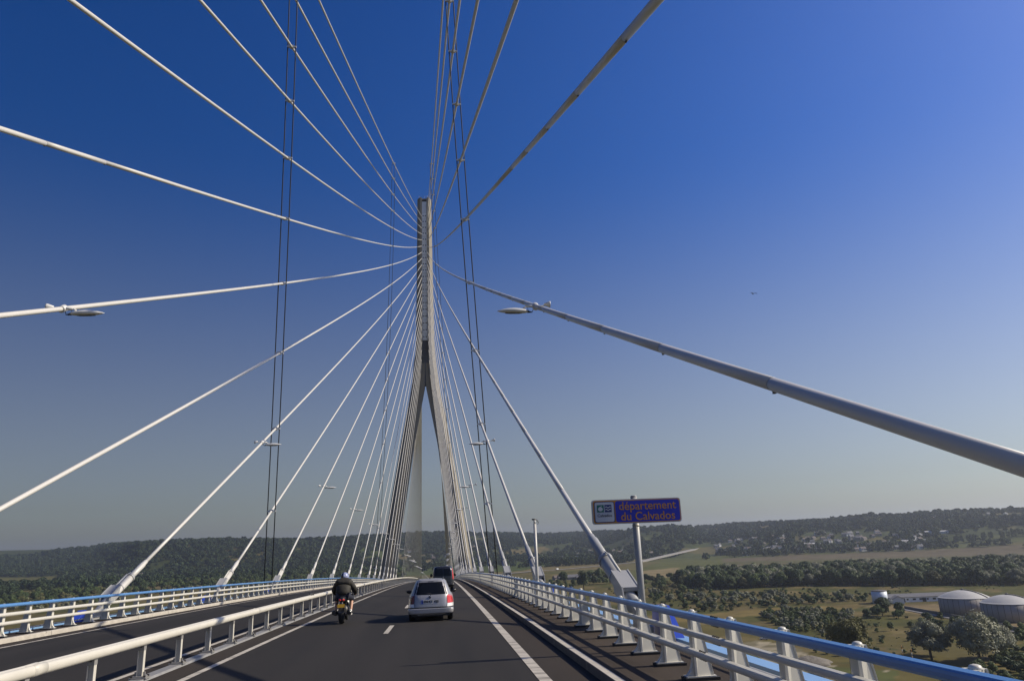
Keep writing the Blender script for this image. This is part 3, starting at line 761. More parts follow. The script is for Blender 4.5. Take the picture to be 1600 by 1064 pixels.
bpart('tail_unit','bike_black',lambda b:(b.loft([ell(-.02,0,.83,.05,.03),ell(.06,0,.84,.115,.07),ell(.3,0,.82,.15,.08),ell(.6,0,.76,.14,.07)]),))
bpart('seat','black_rubber',lambda b:b.loft([ell(.12,0,.90,.10,.03),ell(.35,0,.86,.15,.05),ell(.8,0,.80,.13,.06)]))
bpart('fuel_tank','bike_black',lambda b:b.loft([ell(.72,0,.82,.10,.08),ell(.9,0,.86,.17,.13),ell(1.15,0,.88,.18,.13),ell(1.35,0,.84,.08,.06)]))
bpart('fairing','bike_black',lambda b:b.loft([ell(.85,0,.52,.16,.24),ell(1.15,0,.58,.24,.30),ell(1.5,0,.78,.22,.26),ell(1.75,0,.86,.10,.12)]))
bpart('windscreen','car_glass',lambda b:b.loft([ell(1.45,0,1.06,.15,.03),ell(1.62,0,.98,.14,.05),ell(1.72,0,.92,.08,.05)]))
bpart('engine','bolt_steel',lambda b:b.loft([ell(.55,0,.42,.13,.14),ell(.75,0,.42,.21,.20),ell(1.05,0,.42,.21,.20),ell(1.15,0,.42,.12,.12)]))
bpart('swingarm','galvanised',lambda b:[b.tube([(s*.13,.28,.30),(s*.12,.75,.40)],.035,8) for s in (-1,1)])
bpart('hugger','bike_black',lambda b:b.loft([[(.105*cos(a),.30-.34*cos(t),.30+.34*sin(t)-.03*(1-abs(cos(a)))) for a in (0,pi/3,pi/2,2*pi/3,pi)] for t in np.linspace(.3,1.9,9)],caps=False,closed=False))
bpart('plate_hanger','bike_black',lambda b:(b.loft([ell(.02,0,.74,.06,.05,8),ell(-.06,0,.66,.07,.08,8)]),))
for s in (-1,1):
    bpart('exhaust','bike_black',lambda b:(b.tube([(s*.25,-.02,.40),(s*.26,.08,.40),(s*.23,.5,.34),(s*.17,.75,.28)],[.07,.09,.085,.04],12)))
    bpart('footpeg','galvanised',lambda b:b.tube([(s*.14,.62,.36),(s*.30,.60,.35)],.02,8))
    bpart('handlebar','bike_black',lambda b:b.tube([(s*.08,1.36,.90),(s*.24,1.30,.92),(s*.36,1.22,.90)],.018,8))
    bpart('mirror','bike_black',lambda b:(b.tube([(s*.16,1.5,.98),(s*.33,1.46,1.10)],.01,6),b.loft([ell(1.45,s*.37,1.11,.075,.04),ell(1.49,s*.37,1.11,.05,.03)])))
    bpart('fork','chrome',lambda b:b.tube([(s*.10,1.60,.29),(s*.10,1.40,.88)],.028,8))
    bpart('indicator','bike_black',lambda b:b.tube([(s*.10,.0,.70),(s*.19,-.01,.70)],[.012,.03],8))
bpart('tail_lamp','lamp_red_bright',lambda b:[b.loft([ell(-.035,s*.055,.815,.045,.032),ell(.03,s*.06,.82,.055,.04)]) for s in (-1,1)])
b=MB(); b.hexa([(-.125,-.115,.575),(.125,-.115,.575),(.125,-.108,.575),(-.125,-.108,.575),(-.125,-.075,.685),(.125,-.075,.685),(.125,-.068,.685),(-.125,-.068,.685)]); b.build('number_plate','plate_yellow',bk)

def skin_mesh(name,verts,edges,radii,m,sub=2,root=0):
    me=bpy.data.meshes.new(name); me.from_pydata(verts,edges,[]); o=bpy.data.objects.new(name,me); COL.objects.link(o)
    sm=o.modifiers.new('skin','SKIN'); sm.use_smooth_shade=True
    for i,v in enumerate(me.skin_vertices[0].data):
        r=radii[i]; v.radius=r if hasattr(r,'__len__') else (r,r); v.use_root=(i==root)
    ss=o.modifiers.new('sub','SUBSURF'); ss.levels=sub; ss.render_levels=sub
    dg=bpy.context.evaluated_depsgraph_get(); dg.update(); out=bpy.data.meshes.new_from_object(o.evaluated_get(dg))
    bpy.data.objects.remove(o); out.materials.clear(); out.materials.append(MATS[m]); out.name=name
    for p in out.polygons: p.use_smooth=True
    return out
# rider: local origin at the seat; y forward
rd=empty('person',(MX,MY,dz(MY)),'motorcycle rider in dark jacket, dark shorts and blue and white helmet, leaning forward','person')
pel=(0,.38,.98)
V=[pel,(0,.44,1.14),(0,.56,1.30),(0,.66,1.42),(.0,.72,1.50),(0,.76,1.56)]
Ed=[(0,1),(1,2),(2,3),(3,4),(4,5)]; Rr=[.12,.10,.10,.08,.05,.055]
def limb(start,pts,rs):
    prev=start
    for p,r in zip(pts,rs): V.append(p); Rr.append(r); Ed.append((prev,len(V)-1)); prev=len(V)-1
    return prev
for s in (-1,1):
    limb(3,[(s*.19,.64,1.40),(s*.34,.76,1.16),(s*.36,1.04,1.00),(s*.35,1.16,.95)],[.075,.055,.045,.035])
    limb(0,[(s*.11,.42,.93),(s*.27,.86,.82),(s*.27,.62,.47),(s*.26,.56,.40)],[.10,.075,.052,.042])
bodyme=skin_mesh('body',V,Ed,Rr,'skin')
body=inst('body',bodyme,rd)
# hands with separate fingers round the grips
def hand(s):
    b=MB(); b.smooth=True
    w0=Vector((s*.35,1.15,.945)); 
    b.loft([[(w0.x+.038*cos(a),w0.y,w0.z+.02*sin(a)) for a in np.linspace(0,2*pi,11)[:-1]],[(w0.x+.043*cos(a),w0.y+.06,w0.z+.018*sin(a)) for a in np.linspace(0,2*pi,11)[:-1]]])
    for i,L in enumerate((.95,1.05,1.0,.8)):
        x=w0.x+(-.030+.020*i)*1.0
        b.tube([(x,w0.y+.05,w0.z),(x,w0.y+.05+.035*L,w0.z+.004),(x,w0.y+.06+.04*L,w0.z-.028*L),(x,w0.y+.05+.015*L,w0.z-.045*L)],[.0095,.0095,.009,.008],7)
    b.tube([(w0.x-s*.035,w0.y+.02,w0.z-.005),(w0.x-s*.055,w0.y+.05,w0.z-.025),(w0.x-s*.045,w0.y+.085,w0.z-.042)],[.012,.011,.009],7)
    return b
for s in (-1,1): hand(s).build('hand','skin',rd)
# jacket over torso and arms
V=[(0,.33,.90),(0,.42,1.10),(0,.54,1.27),(0,.65,1.40),(0,.74,1.515)]; Ed=[(0,1),(1,2),(2,3),(3,4)]; Rr=[(.25,.18),(.285,.20),(.30,.20),(.21,.15),(.10,.10)]
for s in (-1,1): limb(3,[(s*.21,.62,1.39),(s*.34,.70,1.20),(s*.375,.80,1.10),(s*.37,1.02,1.01),(s*.36,1.13,.955)],[.13,.115,.105,.085,.060])
inst('jacket',skin_mesh('jacket',V,Ed,Rr,'jacket_cloth'),rd)
V=[(0,.38,.95)]; Ed=[]; Rr=[(.19,.14)]
for s in (-1,1): limb(0,[(s*.12,.42,.92),(s*.22,.66,.86),(s*.28,.84,.79),(s*.28,.80,.70)],[.125,.115,.10,.085])
inst('shorts',skin_mesh('shorts',V,Ed,Rr,'shorts_cloth'),rd)
for s in (-1,1):
    b=MB(); b.smooth=True; b.tube([(s*.266,.59,.435),(s*.258,.555,.36),(s*.258,.55,.32)],[.05,.048,.05],10); b.build('sock','sock_white' if s>0 else 'ink_black',rd)  # left sock blackened, painting in the shade on that leg
    b=MB(); b.smooth=True; b.loft([[(s*.26+.047*q*cos(a),y,zc+h*sin(a)) for a in np.linspace(0,2*pi,13)[:-1]] for y,q,zc,h in ((.48,.6,.30,.03),(.50,1,.30,.05),(.58,1.05,.30,.055),(.70,1.1,.285,.04),(.76,.8,.28,.025))]); b.build('shoe','sock_white' if s>0 else 'ink_black',rd)  # left shoe black for the same painted shade
b=MB(); b.smooth=True
hc=Vector((0,.80,1.585)); tilt=Matrix.Rotation(-.35,3,'X')
R=[]
for t in np.linspace(-1.15,1.52,13):
    R.append([tuple(hc+tilt@Vector((.148*cos(t)*cos(a),.172*cos(t)*sin(a)+.01,.158*sin(t)))) for a in np.linspace(0,2*pi,21)[:-1]])
b.loft(R); helm=b.build('helmet','helmet_shell',rd)
b=MB(); b.smooth=True; b.grid([[tuple(hc+tilt@Vector((.151*cos(t)*cos(a),.176*cos(t)*sin(a)+.01,.161*sin(t)))) for a in np.linspace(.35,pi-.35,11)] for t in np.linspace(-.35,.4,6)]); b.build('visor','car_glass',helm)
b=MB(); b.smooth=True; b.grid([[tuple(hc+tilt@Vector((.1505*cos(t)*cos(a),.1755*cos(t)*sin(a)+.01,.1605*sin(t)))) for a in np.linspace(pi*1.02,pi*1.42,9)] for t in np.linspace(-1.0,1.1,9)]); b.build('helmet_stripe','helmet_dark',helm)
b=MB(); b.smooth=True; R=[]
for t in np.linspace(-1.4,1.4,9): R.append([tuple(hc+tilt@Vector((.095*cos(t)*cos(a),.115*cos(t)*sin(a)+.01,.125*sin(t)-.02))) for a in np.linspace(0,2*pi,15)[:-1]])
b.loft(R); head=b.build('head','skin',rd)
for s in (-1,1):
    b=MB(); b.smooth=True; b.lathe([(.004,-.012),(.012,0),(.004,.012)],10,tuple(hc+tilt@Vector((s*.035,.118,.0))),'Y'); b.build('eye','sign_white',head)
b=MB(); b.smooth=True; b.tube([tuple(hc+tilt@Vector((0,.115,-.005))),tuple(hc+tilt@Vector((0,.140,-.045)))],[.010,.015],8); b.build('nose','skin',head)

# ------------------------------------------------------------------ terrain
SKY_AZ=[-40,-28.8,-26.7,-24.2,-21.6,-17.7,-13.4,-9.9,-6.2,-4.3,-1.4,4.4,8.3,10.2,14.1,15.1,17.4,19.3,20.2,22,24.3,28.1,30.2,31.1,32.6,34.6,36.4,39.9,50]
SKY_EL=[.75,.75,.72,.70,.86,.93,.83,.65,.75,.82,.85,.59,.39,.41,.40,.55,.59,.47,.48,.58,.57,.58,.74,.83,.71,.78,.77,.70,.7]
RT_AZ=[-60,-27,-23.5,-21,-10,-6,-3,4,6,12,14.5,18.5,20,26,40,60]
RT_R=[4800,4800,4300,2900,2900,3000,3300,3300,3900,3900,2900,2900,3700,2900,2800,2800]
RB_AZ=[-60,-27,-22,-10,0,8,14,20,26,40,60]
RB_R=[2900,2900,2250,2150,2300,2300,2100,2000,1780,1750,1750]
def fbm(x,y):
    return (np.sin(x*.0051+y*.0037+1.3)+np.sin(x*.0093-y*.0071+.4)*.7+np.sin(x*.017+y*.013+2.1)*.45+np.sin(-x*.031+y*.027)*.25)/2.4
def height(X,Y):
    dx=X-XC; r=np.hypot(dx,Y); az=np.degrees(np.arctan2(dx,Y))
    azc=np.clip(az,-60,60)
    el=np.interp(azc,SKY_AZ,SKY_EL); rtp=np.interp(azc,RT_AZ,RT_R); rb=np.interp(azc,RB_AZ,RB_R)
    zt=HC+rtp*np.tan(np.radians(el))-9
    t=np.clip((r-rb)/(rtp-rb),0,1); s=t*t*(3-2*t); s=.55*s+.45*t
    z=ZG+s*(zt-ZG)+fbm(X,Y)*13*4*t*(1-t)
    z=z+np.where(r>rtp, np.minimum((r-rtp)*.002,4),0)
    front=np.clip((70-np.abs(az))/20,0,1)
    return ZG+(z-ZG)*front
def h1(x,y): return float(height(np.array([x]),np.array([y]))[0])
POLY={
 'brownfield':[(659,1714),(822,1664),(1217,1473),(997,1208),(669,1240),(522,1167),(500,1300)],
 'greenfield':[(159,1145),(456,1699),(676,1678),(689,1451),(540,1208),(320,993),(252,938)],
 'tanpatch':[(342,1272),(435,1353),(347,1064),(274,1018)],
 'belt':[(276,852),(352,1022),(485,979),(620,948),(799,898),(548,665),(459,723),(391,782),(298,787)],
 'strip':[(163,550),(258,578),(333,576),(315,545),(238,535),(166,517)],
 'gravel':[(178,416),(186,387),(175,330),(193,310),(180,291),(120,280),(110,340),(150,400)],
 'yard':[(322,560),(375,548),(372,440),(336,400),(322,397),(327,454)],
 'leftfield':[(-1497,2762),(-1230,2594),(-914,1935),(-1050,1836),(-1700,2500)],
 'midgreen':[(-200,1500),(-150,2250),(60,2260),(330,1980),(160,1500)],
}
def inpoly(X,Y,p):
    c=np.zeros(X.shape,bool); n=len(p)
    for i in range(n):
        x0,y0=p[i];x1,y1=p[i-1]
        cond=((y0>Y)!=(y1>Y)); xi=(x1-x0)*(Y-y0)/(y1-y0+1e-12)+x0
        c^=cond&(X<xi)
    return c
def cells(X,Y):
    u=X*.0046+Y*.0012+.35*np.sin(Y*.004); v=Y*.0036-X*.0011+.3*np.sin(X*.005)
    fu,fv=u-np.floor(u),v-np.floor(v)
    edge=np.minimum(np.minimum(fu,1-fu),np.minimum(fv,1-fv))
    hsh=np.sin(np.floor(u)*127.1+np.floor(v)*311.7)*43758.5453
    return edge,hsh-np.floor(hsh)
FIELD=np.array([(.115,.135,.050),(.165,.150,.070),(.090,.125,.040),(.215,.180,.100),(.135,.130,.060),(.100,.120,.045)])
def ground_colour(X,Y):
    c=np.empty(X.shape+(3,)); c[:]=(.150,.132,.055)
    nz=fbm(X*4,Y*4); nz2=fbm(X*13+90,Y*13)
    g=(nz>.05); c[g]=(.110,.115,.040)
    c[nz2>.35]=(.200,.165,.085)
    dx=X-XC; r=np.hypot(dx,Y)
    far=r>1500; c[far]=(.085,.105,.038); 
    f2=far&(fbm(X*.9+50,Y*.9)>.15); c[f2]=(.125,.135,.055)
    _,hs=cells(X,Y); pf=(r>1450)&(r<3800); c[pf]=FIELD[(hs[pf]*5.99).astype(int)]
    hill=r>2000; w=hill&(fbm(X*2.2,Y*2.2+30)<.1); c[w]=(.060,.080,.030)
    c[inpoly(X,Y,POLY['midgreen'])]=(.085,.120,.036)
    c[inpoly(X,Y,POLY['greenfield'])]=(.135,.150,.058)
    stripes=inpoly(X,Y,POLY['greenfield'])&(np.sin((X*.8-Y*.35)*.02)>.55); c[stripes]=(.170,.155,.075)
    c[inpoly(X,Y,POLY['brownfield'])]=(.165,.140,.105)
    b2=inpoly(X,Y,POLY['brownfield'])&(np.sin((X*.5+Y*.9)*.013)>.6); c[b2]=(.135,.135,.070)
    c[inpoly(X,Y,POLY['tanpatch'])]=(.300,.250,.165)
    st=inpoly(X,Y,POLY['strip']); c[st]=(.240,.190,.085)
    gr=inpoly(X,Y,POLY['gravel']); c[gr]=(.46,.42,.38); c[gr&(nz2>.15)]=(.24,.22,.17); c[gr&(fbm(X*9+5,Y*9)>.3)]=(.12,.14,.06)
    c[inpoly(X,Y,POLY['yard'])]=(.290,.230,.150)
    c[inpoly(X,Y,POLY['leftfield'])]=(.150,.150,.055)
    return c
az=np.concatenate([np.linspace(-180,-62,32),np.linspace(-60,-38,23)[1:],np.linspace(-38,48,300),np.linspace(50,62,12),np.linspace(64,178,30)])
rr_=np.concatenate([[0,60,120],np.geomspace(170,2000,210),np.geomspace(2020,4800,70),[5200,6000,7500,9000]])
A,Rg=np.meshgrid(np.radians(az),rr_)
X=XC+Rg*np.sin(A); Y=Rg*np.cos(A)
Z=height(X,Y); C3=ground_colour(X,Y)*np.array([.60,.57,.43])
na,nr=len(az),len(rr_)
verts=np.stack([X,Y,Z],-1).reshape(-1,3)
ii,jj=np.meshgrid(np.arange(nr-1),np.arange(na),indexing='ij'); j2=(jj+1)%na
faces=np.stack([ii*na+jj,ii*na+j2,(ii+1)*na+j2,(ii+1)*na+jj],-1).reshape(-1,4)
me=bpy.data.meshes.new('ground'); me.from_pydata(verts.tolist(),[],faces.tolist())
ca=me.color_attributes.new('col','FLOAT_COLOR','POINT'); ca.data.foreach_set('color',np.concatenate([C3.reshape(-1,3),np.ones((na*nr,1))],1).astype(np.float32).ravel())
me.polygons.foreach_set('use_smooth',np.ones(len(faces),bool)); me.materials.append(MATS['ground_cover'])
ground=tag(inst('ground',me),kind='structure')

# ------------------------------------------------------------------ vegetation
def crown_mesh(name,seed,nleaf,size,W,H,z0,material,clumps=16,shape='broad'):
    """many small leaf faces spread over clumps inside a crown of width W and height H"""
    g=np.random.default_rng(seed)
    cs=[]
    for i in range(clumps):
        p=g.normal(size=3); p/=np.linalg.norm(p)
        if i<clumps*.6: p[2]=abs(p[2])*.9-.1
        else: p[2]=-abs(p[2])*.8
        p=p*(.45+.28*g.random())
        if shape=='poplar': rad=np.array([.5,.5,.28])*(.8+.4*g.random())
        else: rad=np.array([1,1,.9])*(.26+.20*g.random())
        cs.append((p,rad))
    which=g.integers(0,clumps,nleaf)
    P0=np.array([cs[i][0] for i in which]); Rd=np.array([cs[i][1] for i in which])
    d=g.normal(size=(nleaf,3)); d/=np.linalg.norm(d,axis=1)[:,None]
    d[:,2]=np.where(d[:,2]<-.3,-d[:,2]*.6,d[:,2])
    P=P0+d*Rd*(.72+.33*g.random((nleaf,1)))
    P[:,0]*=W/2; P[:,1]*=W/2; P[:,2]=z0+H*.44+P[:,2]*H*.52; P[:,2]=np.where(P[:,2]<.15,.15+g.random(nleaf)*H*.3,P[:,2])
    nrm=d+g.normal(size=(nleaf,3))*.38+np.array([0,0,.15]); nrm/=np.linalg.norm(nrm,axis=1)[:,None]
    t=np.cross(nrm,g.normal(size=(nleaf,3))); t/=np.linalg.norm(t,axis=1)[:,None]; bt=np.cross(nrm,t)
    sz=(size*(.6+.8*g.random((nleaf,1))))
    a=P+t*sz*.5; b_=P+bt*sz*.38; c_=P-t*sz*.5; e=P-bt*sz*.38
    v=np.stack([a,b_,c_,e],1).reshape(-1,3); f=np.arange(nleaf*4).reshape(-1,4)
    me=bpy.data.meshes.new(name); me.vertices.add(nleaf*4); me.vertices.foreach_set('co',v.astype(np.float32).ravel())
    me.loops.add(nleaf*4); me.loops.foreach_set('vertex_index',f.ravel().astype(np.int32))
    me.polygons.add(nleaf); me.polygons.foreach_set('loop_start',(np.arange(nleaf)*4).astype(np.int32)); 
    me.update(calc_edges=True); me.materials.append(MATS[material]); me.validate(); return me
def trunk_mesh(seed,h,r,spread):
    g=random.Random(seed); b=MB(); b.smooth=True
    b.tube([(0,0,-.4),(g.uniform(-.2,.2),g.uniform(-.2,.2),h*.5),(g.uniform(-.4,.4),g.uniform(-.4,.4),h)],[r,r*.75,r*.35],7)
    for i in range(6):
        a=i*1.05+g.random(); z=h*(.35+.1*i); q=spread*(.5+.5*g.random())
        b.tube([(0,0,z),(q*.5*cos(a),q*.5*sin(a),z+q*.35),(q*cos(a),q*sin(a),z+q*.9)],[r*.45,r*.3,r*.1],5)
    return b.mesh('trunk','bark')
KIND={}
def kind(n,crown,trunk): KIND[n]=(crown,trunk)
kind('willow',crown_mesh('crown',1,18000,.62,17,18,.3,'leaf_silver',34),trunk_mesh(1,13,.55,5))
kind('willow2',crown_mesh('crown',2,16000,.62,16,16,.3,'leaf_silver',30),trunk_mesh(2,12,.5,5))
kind('loose',crown_mesh('crown',3,9000,.55,13,15,3.2,'leaf_olive',30),trunk_mesh(3,15,.42,4))
kind('broad',crown_mesh('crown',4,5200,.85,11.5,12,.2,'leaf_green',22),trunk_mesh(4,9,.32,3.5))
kind('broad2',crown_mesh('crown',5,5200,.85,12.5,11,.2,'leaf_green',24),trunk_mesh(5,9,.32,3.5))
kind('dark',crown_mesh('crown',6,5200,.85,10.5,13,.2,'leaf_dark',22),trunk_mesh(6,9,.30,3))
kind('olive',crown_mesh('crown',7,4600,.85,11.5,10,.2,'leaf_olive',20),trunk_mesh(7,8,.28,3))
kind('bush',crown_mesh('crown',8,1500,.6,6,4.6,-.2,'leaf_dark',12),trunk_mesh(8,2.6,.12,1.6))
kind('bush2',crown_mesh('crown',9,1500,.6,5,5.0,-.2,'leaf_bright',12),trunk_mesh(9,2.6,.12,1.6))
kind('cone',crown_mesh('crown',10,4500,.8,11,19,.5,'leaf_dark',26),trunk_mesh(10,16,.4,3))
kind('silverbush',crown_mesh('crown',11,1800,.6,7,6,-.2,'leaf_silver',13),trunk_mesh(11,3.5,.14,1.8))
kind('poplar',crown_mesh('crown',12,1100,1.2,6.5,21,.5,'leaf_dark',16,'poplar'),trunk_mesh(12,15,.25,1))
kind('far',crown_mesh('crown',13,260,2.9,14,12,-.5,'leaf_far',11),trunk_mesh(13,6,.3,2))
kind('far2',crown_mesh('crown',14,240,2.9,13,13,-.5,'leaf_far',9),trunk_mesh(14,6,.3,2))
def tree(name,k,x,y,sc,label,cat='tree',group=None,zs=1.0):
    o=empty(name,(x,y,h1(x,y)-.1),label,cat,group,rz=random.uniform(0,6.28)); o.scale=(sc,sc,sc*zs)
    inst('crown',KIND[k][0],o); inst('trunk',KIND[k][1],o); return o
# trees told apart one by one
tree('willow_tree','willow',236,318,1.25,'largest silvery round willow at the right edge, in front of the storage tanks')
tree('willow_tree','willow2',222,330,1.15,'silvery willow left of the largest one in the clump before the tanks')
tree('willow_tree','willow2',251,326,1.0,'smaller grey-green willow on the right of the clump before the tanks')
tree('willow_tree','willow',229,341,.95,'willow half hidden behind the two largest in the clump before the tanks')
tree('tree','loose',174,311,1.45,'loose olive tree with bare trunk on the sandy ground just beyond the blue rail')
tree('tree','cone',170,880,1.4,'single dark bushy conical tree in front of the farm buildings, left of the sign pole','tree')
tree('tree','broad',231,1076,1.5,'round tree on a bare stem right of the farm buildings')
tree('tree','broad2',219,1085,1.4,'round tree beside the farm roofs, left of the one on a bare stem')
tree('tree','dark',172,1040,1.3,'dark rounded tree at the left end of the farm buildings')
for i,(x,y,s_,k,l) in enumerate([(300,494,1.0,'dark','tallest dark tree in the cluster before the white silo'),(309,507,.95,'dark','dark tree behind the tallest one in the cluster by the white silo'),(292,486,.8,'broad','green tree at the left of the dark cluster by the white silo'),(312,492,.75,'dark','dark tree at the right of the cluster by the white silo'),(300,476,.6,'broad2','low green tree at the front of the cluster by the white silo'),
    (283,484,.55,'dark','small dark tree at the left foot of the cluster by the silo')]):
    tree('tree',k,x,y,s_,l)
for x,y,s_,k,l in [(262,424,.8,'cone','small upright pointed shrub alone in the olive meadow'),(289,523,.55,'cone','small upright shrub at the far edge of the meadow'),(313,466,1.15,'bush','round bush by the start of the low wall before the tanks'),(318,460,1.1,'bush2','pair of rounded bushes second from the left along the low wall'),(312,436,1.35,'bush','large round bush against the low wall under the first tank'),(316,424,1.2,'bush2','bush against the low wall between the two tanks'),(305,428,1.0,'bush','round dark bush in the meadow in front of the low wall'),(306,399,1.25,'cone','dark pointed shrub above the silvery willows')]:
    tree('shrub',k,x,y,s_*(.42 if k=='cone' else 1),l,'shrub')
def bearing(x,y): return math.degrees(atan2(x-XC,y))
def sector(x,y,cuts):
    a=bearing(x,y)
    for lim,txt in cuts:
        if a<lim: return txt
    return cuts[-1][1]
def scatter_poly(p,n,mind,g):
    xs=[q[0] for q in p]; ys=[q[1] for q in p]; out=[]; tries=0
    while len(out)<n and tries<60*n:
        tries+=1; x=g.uniform(min(xs),max(xs)); y=g.uniform(min(ys),max(ys))
        if not inpoly(np.array([x]),np.array([y]),p)[0]: continue
        if any((x-a)**2+(y-b)**2<mind*mind for a,b in out): continue
        out.append((x,y))
    return out
g=random.Random(3)
POINTS={}
def mass(kindname,x,y,sc,zs=1.0): POINTS.setdefault(kindname,[]).append((x,y,h1(x,y)-.1,sc,sc*zs,g.uniform(0,6.28)))
# the green belt beyond the marsh: front trees one by one, the depth of the wood as a mass
belt=scatter_poly(POLY['belt'],900,8.5,g)
belt.sort(key=lambda q:hypot(*q))
for i,(x,y) in enumerate(belt):
    k=g.choice(['broad','broad2','dark','dark','broad','olive','willow2']); s_=g.uniform(1.0,1.6)*(.8 if k=='willow2' else 1)
    if i<95: (lambda q: tree('tree',k,x,y,s_,'leafy tree in the dense green belt, '+q,'tree','belt trees '+q))(sector(x,y,[(24.5,'at its left end right of the sign pole'),(30.5,'left of the white silo'),(34.5,'above the white silo and low building'),(90,'above the two storage tanks')]))
    else: mass(k,x,y,s_*1.05)
for x,y in scatter_poly([(281,842),(300,800),(391,790),(462,730),(556,675),(590,715),(480,780),(400,830),(300,880)],150,6,g): mass(g.choice(['bush','bush2','bush']),x,y,g.uniform(.8,1.5))
low=scatter_poly([(246,900),(285,1026),(329,1021),(328,874),(277,758),(235,781)],70,7,g); low.sort(key=lambda q:hypot(*q))
for i,(x,y) in enumerate(low):
    k=g.choice(['broad2','dark','bush','olive']); s_=g.uniform(.55,.9)*(1.5 if k=='bush' else 1)
    if i<26: tree('tree',k,x,y,s_,'low leafy tree in the thicket right of the sign pole','tree','low trees right of the sign pole')
    else: mass(k,x,y,s_)
rowp=[(182,654),(217,760),(269,743),(304,700),(351,667),(384,670),(374,627),(353,597),(317,592),(253,569),(202,575)]
row=scatter_poly(rowp,150,6,g)
for i,(x,y) in enumerate(row):
    k=g.choice(['bush','bush','bush2','silverbush']); s_=g.uniform(.7,1.5)
    if fbm(np.array([x*5.]),np.array([y*5.]))[0]<-.25: continue
    if i<40: tree('shrub',k,x,y,s_,'rounded shrub in the thicket across the marsh above the blue rail','shrub','shrubs of the marsh thicket')
    else: mass(k,x,y,s_)
patch=scatter_poly([(221,507),(240,544),(273,558),(291,517),(259,461),(221,421),(211,448)],150,4.2,g)
for i,(x,y) in enumerate(patch):
    k=g.choice(['bush2','bush2','silverbush','bush']); s_=g.uniform(.6,1.1)
    if i<30: tree('shrub',k,x,y,s_,'young green shrub in the bushy patch left of the meadow','shrub','shrubs of the bushy patch by the meadow')
    else: mass(k,x,y,s_)
for x,y in scatter_poly([(255,335),(332,409),(300,300),(225,225),(190,255),(190,280),(205,292),(236,308)],150,4.5,g):
    mass(g.choice(['bush','bush2','bush2']),x,y,g.uniform(.7,1.3))
for x,y in scatter_poly([(281,440),(300,445),(316,415),(318,397),(297,355),(280,380)],26,5,g): mass(g.choice(['bush','bush2']),x,y,g.uniform(.7,1.4))
for x,y in scatter_poly([(185,370),(215,430),(225,400),(205,330),(190,335)],22,5,g): mass('bush2',x,y,g.uniform(.4,.9))
for x,y in scatter_poly([(135,900),(150,1010),(215,1075),(260,1060),(250,985),(190,930)],42,7,g): mass(g.choice(['dark','bush','bush2','broad2']),x,y,g.uniform(.5,1.0))
# scrub dotted over the marsh
for x,y in scatter_poly([(150,560),(200,900),(300,800),(391,790),(556,670),(420,600),(330,590)],620,3,g): 
    if fbm(np.array([x*6.]),np.array([y*6.]))[0]>-.02: mass(g.choice(['bush','bush','bush2']),x,y,g.uniform(.3,.75),.8)
for x,y in scatter_poly([(205,330),(290,360),(320,440),(300,520),(230,420)],75,4,g): mass(g.choice(['bush','bush2']),x,y,g.choice([.15,.2,.3,.5,.7]),.8)
# woodland on the left of the bridge
lp=[(-900,840),(-482,1010),(-416,1300),(-234,1370),(-60,1420),(-90,1780),(-480,1680),(-800,1520),(-1250,1260)]
left=scatter_poly([(-760,830),(-500,880),(-440,1010),(-400,1120),(-300,1230),(-60,1330),(-60,1420),(-400,1400),(-600,1250),(-800,1060)],220,14,g); left.sort(key=lambda q:hypot(*q))
for i,(x,y) in enumerate(left):
    k=g.choice(['olive','olive','broad','broad2','dark','silverbush']); s_=g.uniform(.8,1.25)*(1.5 if k=='silverbush' else 1)
    if i<90: (lambda q: tree('tree',k,x,y,s_,'olive green tree in the woodland '+q,'tree','trees '+q))(sector(x,y,[(-22.3,'left of the nearest cable foot on the left'),(-15.8,'between the two nearest left cable feet'),(90,'beyond the second left cable foot')]))
    else: mass(k,x,y,s_)
for x,y in scatter_poly(lp,1100,12,g):
    if fbm(np.array([x*1.6]),np.array([y*1.6]))[0]>-.30: mass(g.choice(['olive','broad','broad2','dark','far']),x,y,g.uniform(.8,1.35))
# poplar rows on the plain in front of the village
for i in range(230):
    t=i/229; x=690+t*620+g.uniform(-3,3); y=1765-t*205+g.uniform(-14,14)
    if g.random()<.12: continue
    if i%6==0: tree('poplar_tree','poplar',x,y,g.uniform(.75,1.1),'thin dark poplar in the long row below the hillside village','tree','poplars in the row below the village')
    else: mass('poplar',x,y,g.uniform(.7,1.1))
# hill woods, hedges and scattered trees, thinning to fields and houses
N=60000
ra=np.sqrt(rng.uniform(1650**2,4200**2,N)); aa=rng.uniform(-33,44,N)
hx=XC+ra*np.sin(np.radians(aa)); hy=ra*np.cos(np.radians(aa))
rbv=np.interp(aa,RB_AZ,RB_R); rtv=np.interp(aa,RT_AZ,RT_R); tt=(ra-rbv)/(rtv-rbv)
edge,hs=cells(hx,hy)
plain=np.where(edge<.075,.95,np.where(hs>.72,.55,.05))
dens=np.where(tt<.06,plain,np.where(tt<.35,np.where(aa>5,.40,.75),.90))
nf=fbm(hx*1.5+20,hy*1.5); nf2=fbm(hx*4,hy*4+9)
dens=dens*np.where((nf>np.where(aa>5,.20,.33))&(tt>.06),.08,1.0)
dens=np.where((tt>.93)&(tt<1.12),.95,dens); dens=np.where(tt>1.15,0,dens)
leftwood=(aa<-5)&(tt>.08); dens=np.where(leftwood,np.maximum(dens,np.where(nf>.42,.4,.95)),dens)
for p in ('brownfield','greenfield','leftfield','tanpatch','belt'): dens=np.where(inpoly(hx,hy,POLY[p]),.0,dens)
dens=np.where(inpoly(hx,hy,POLY['midgreen']),.12,dens)
dens=np.where((aa>-8)&(aa<9)&(tt>.13)&(tt<.33)&(nf2>-.35),dens*.2,dens)
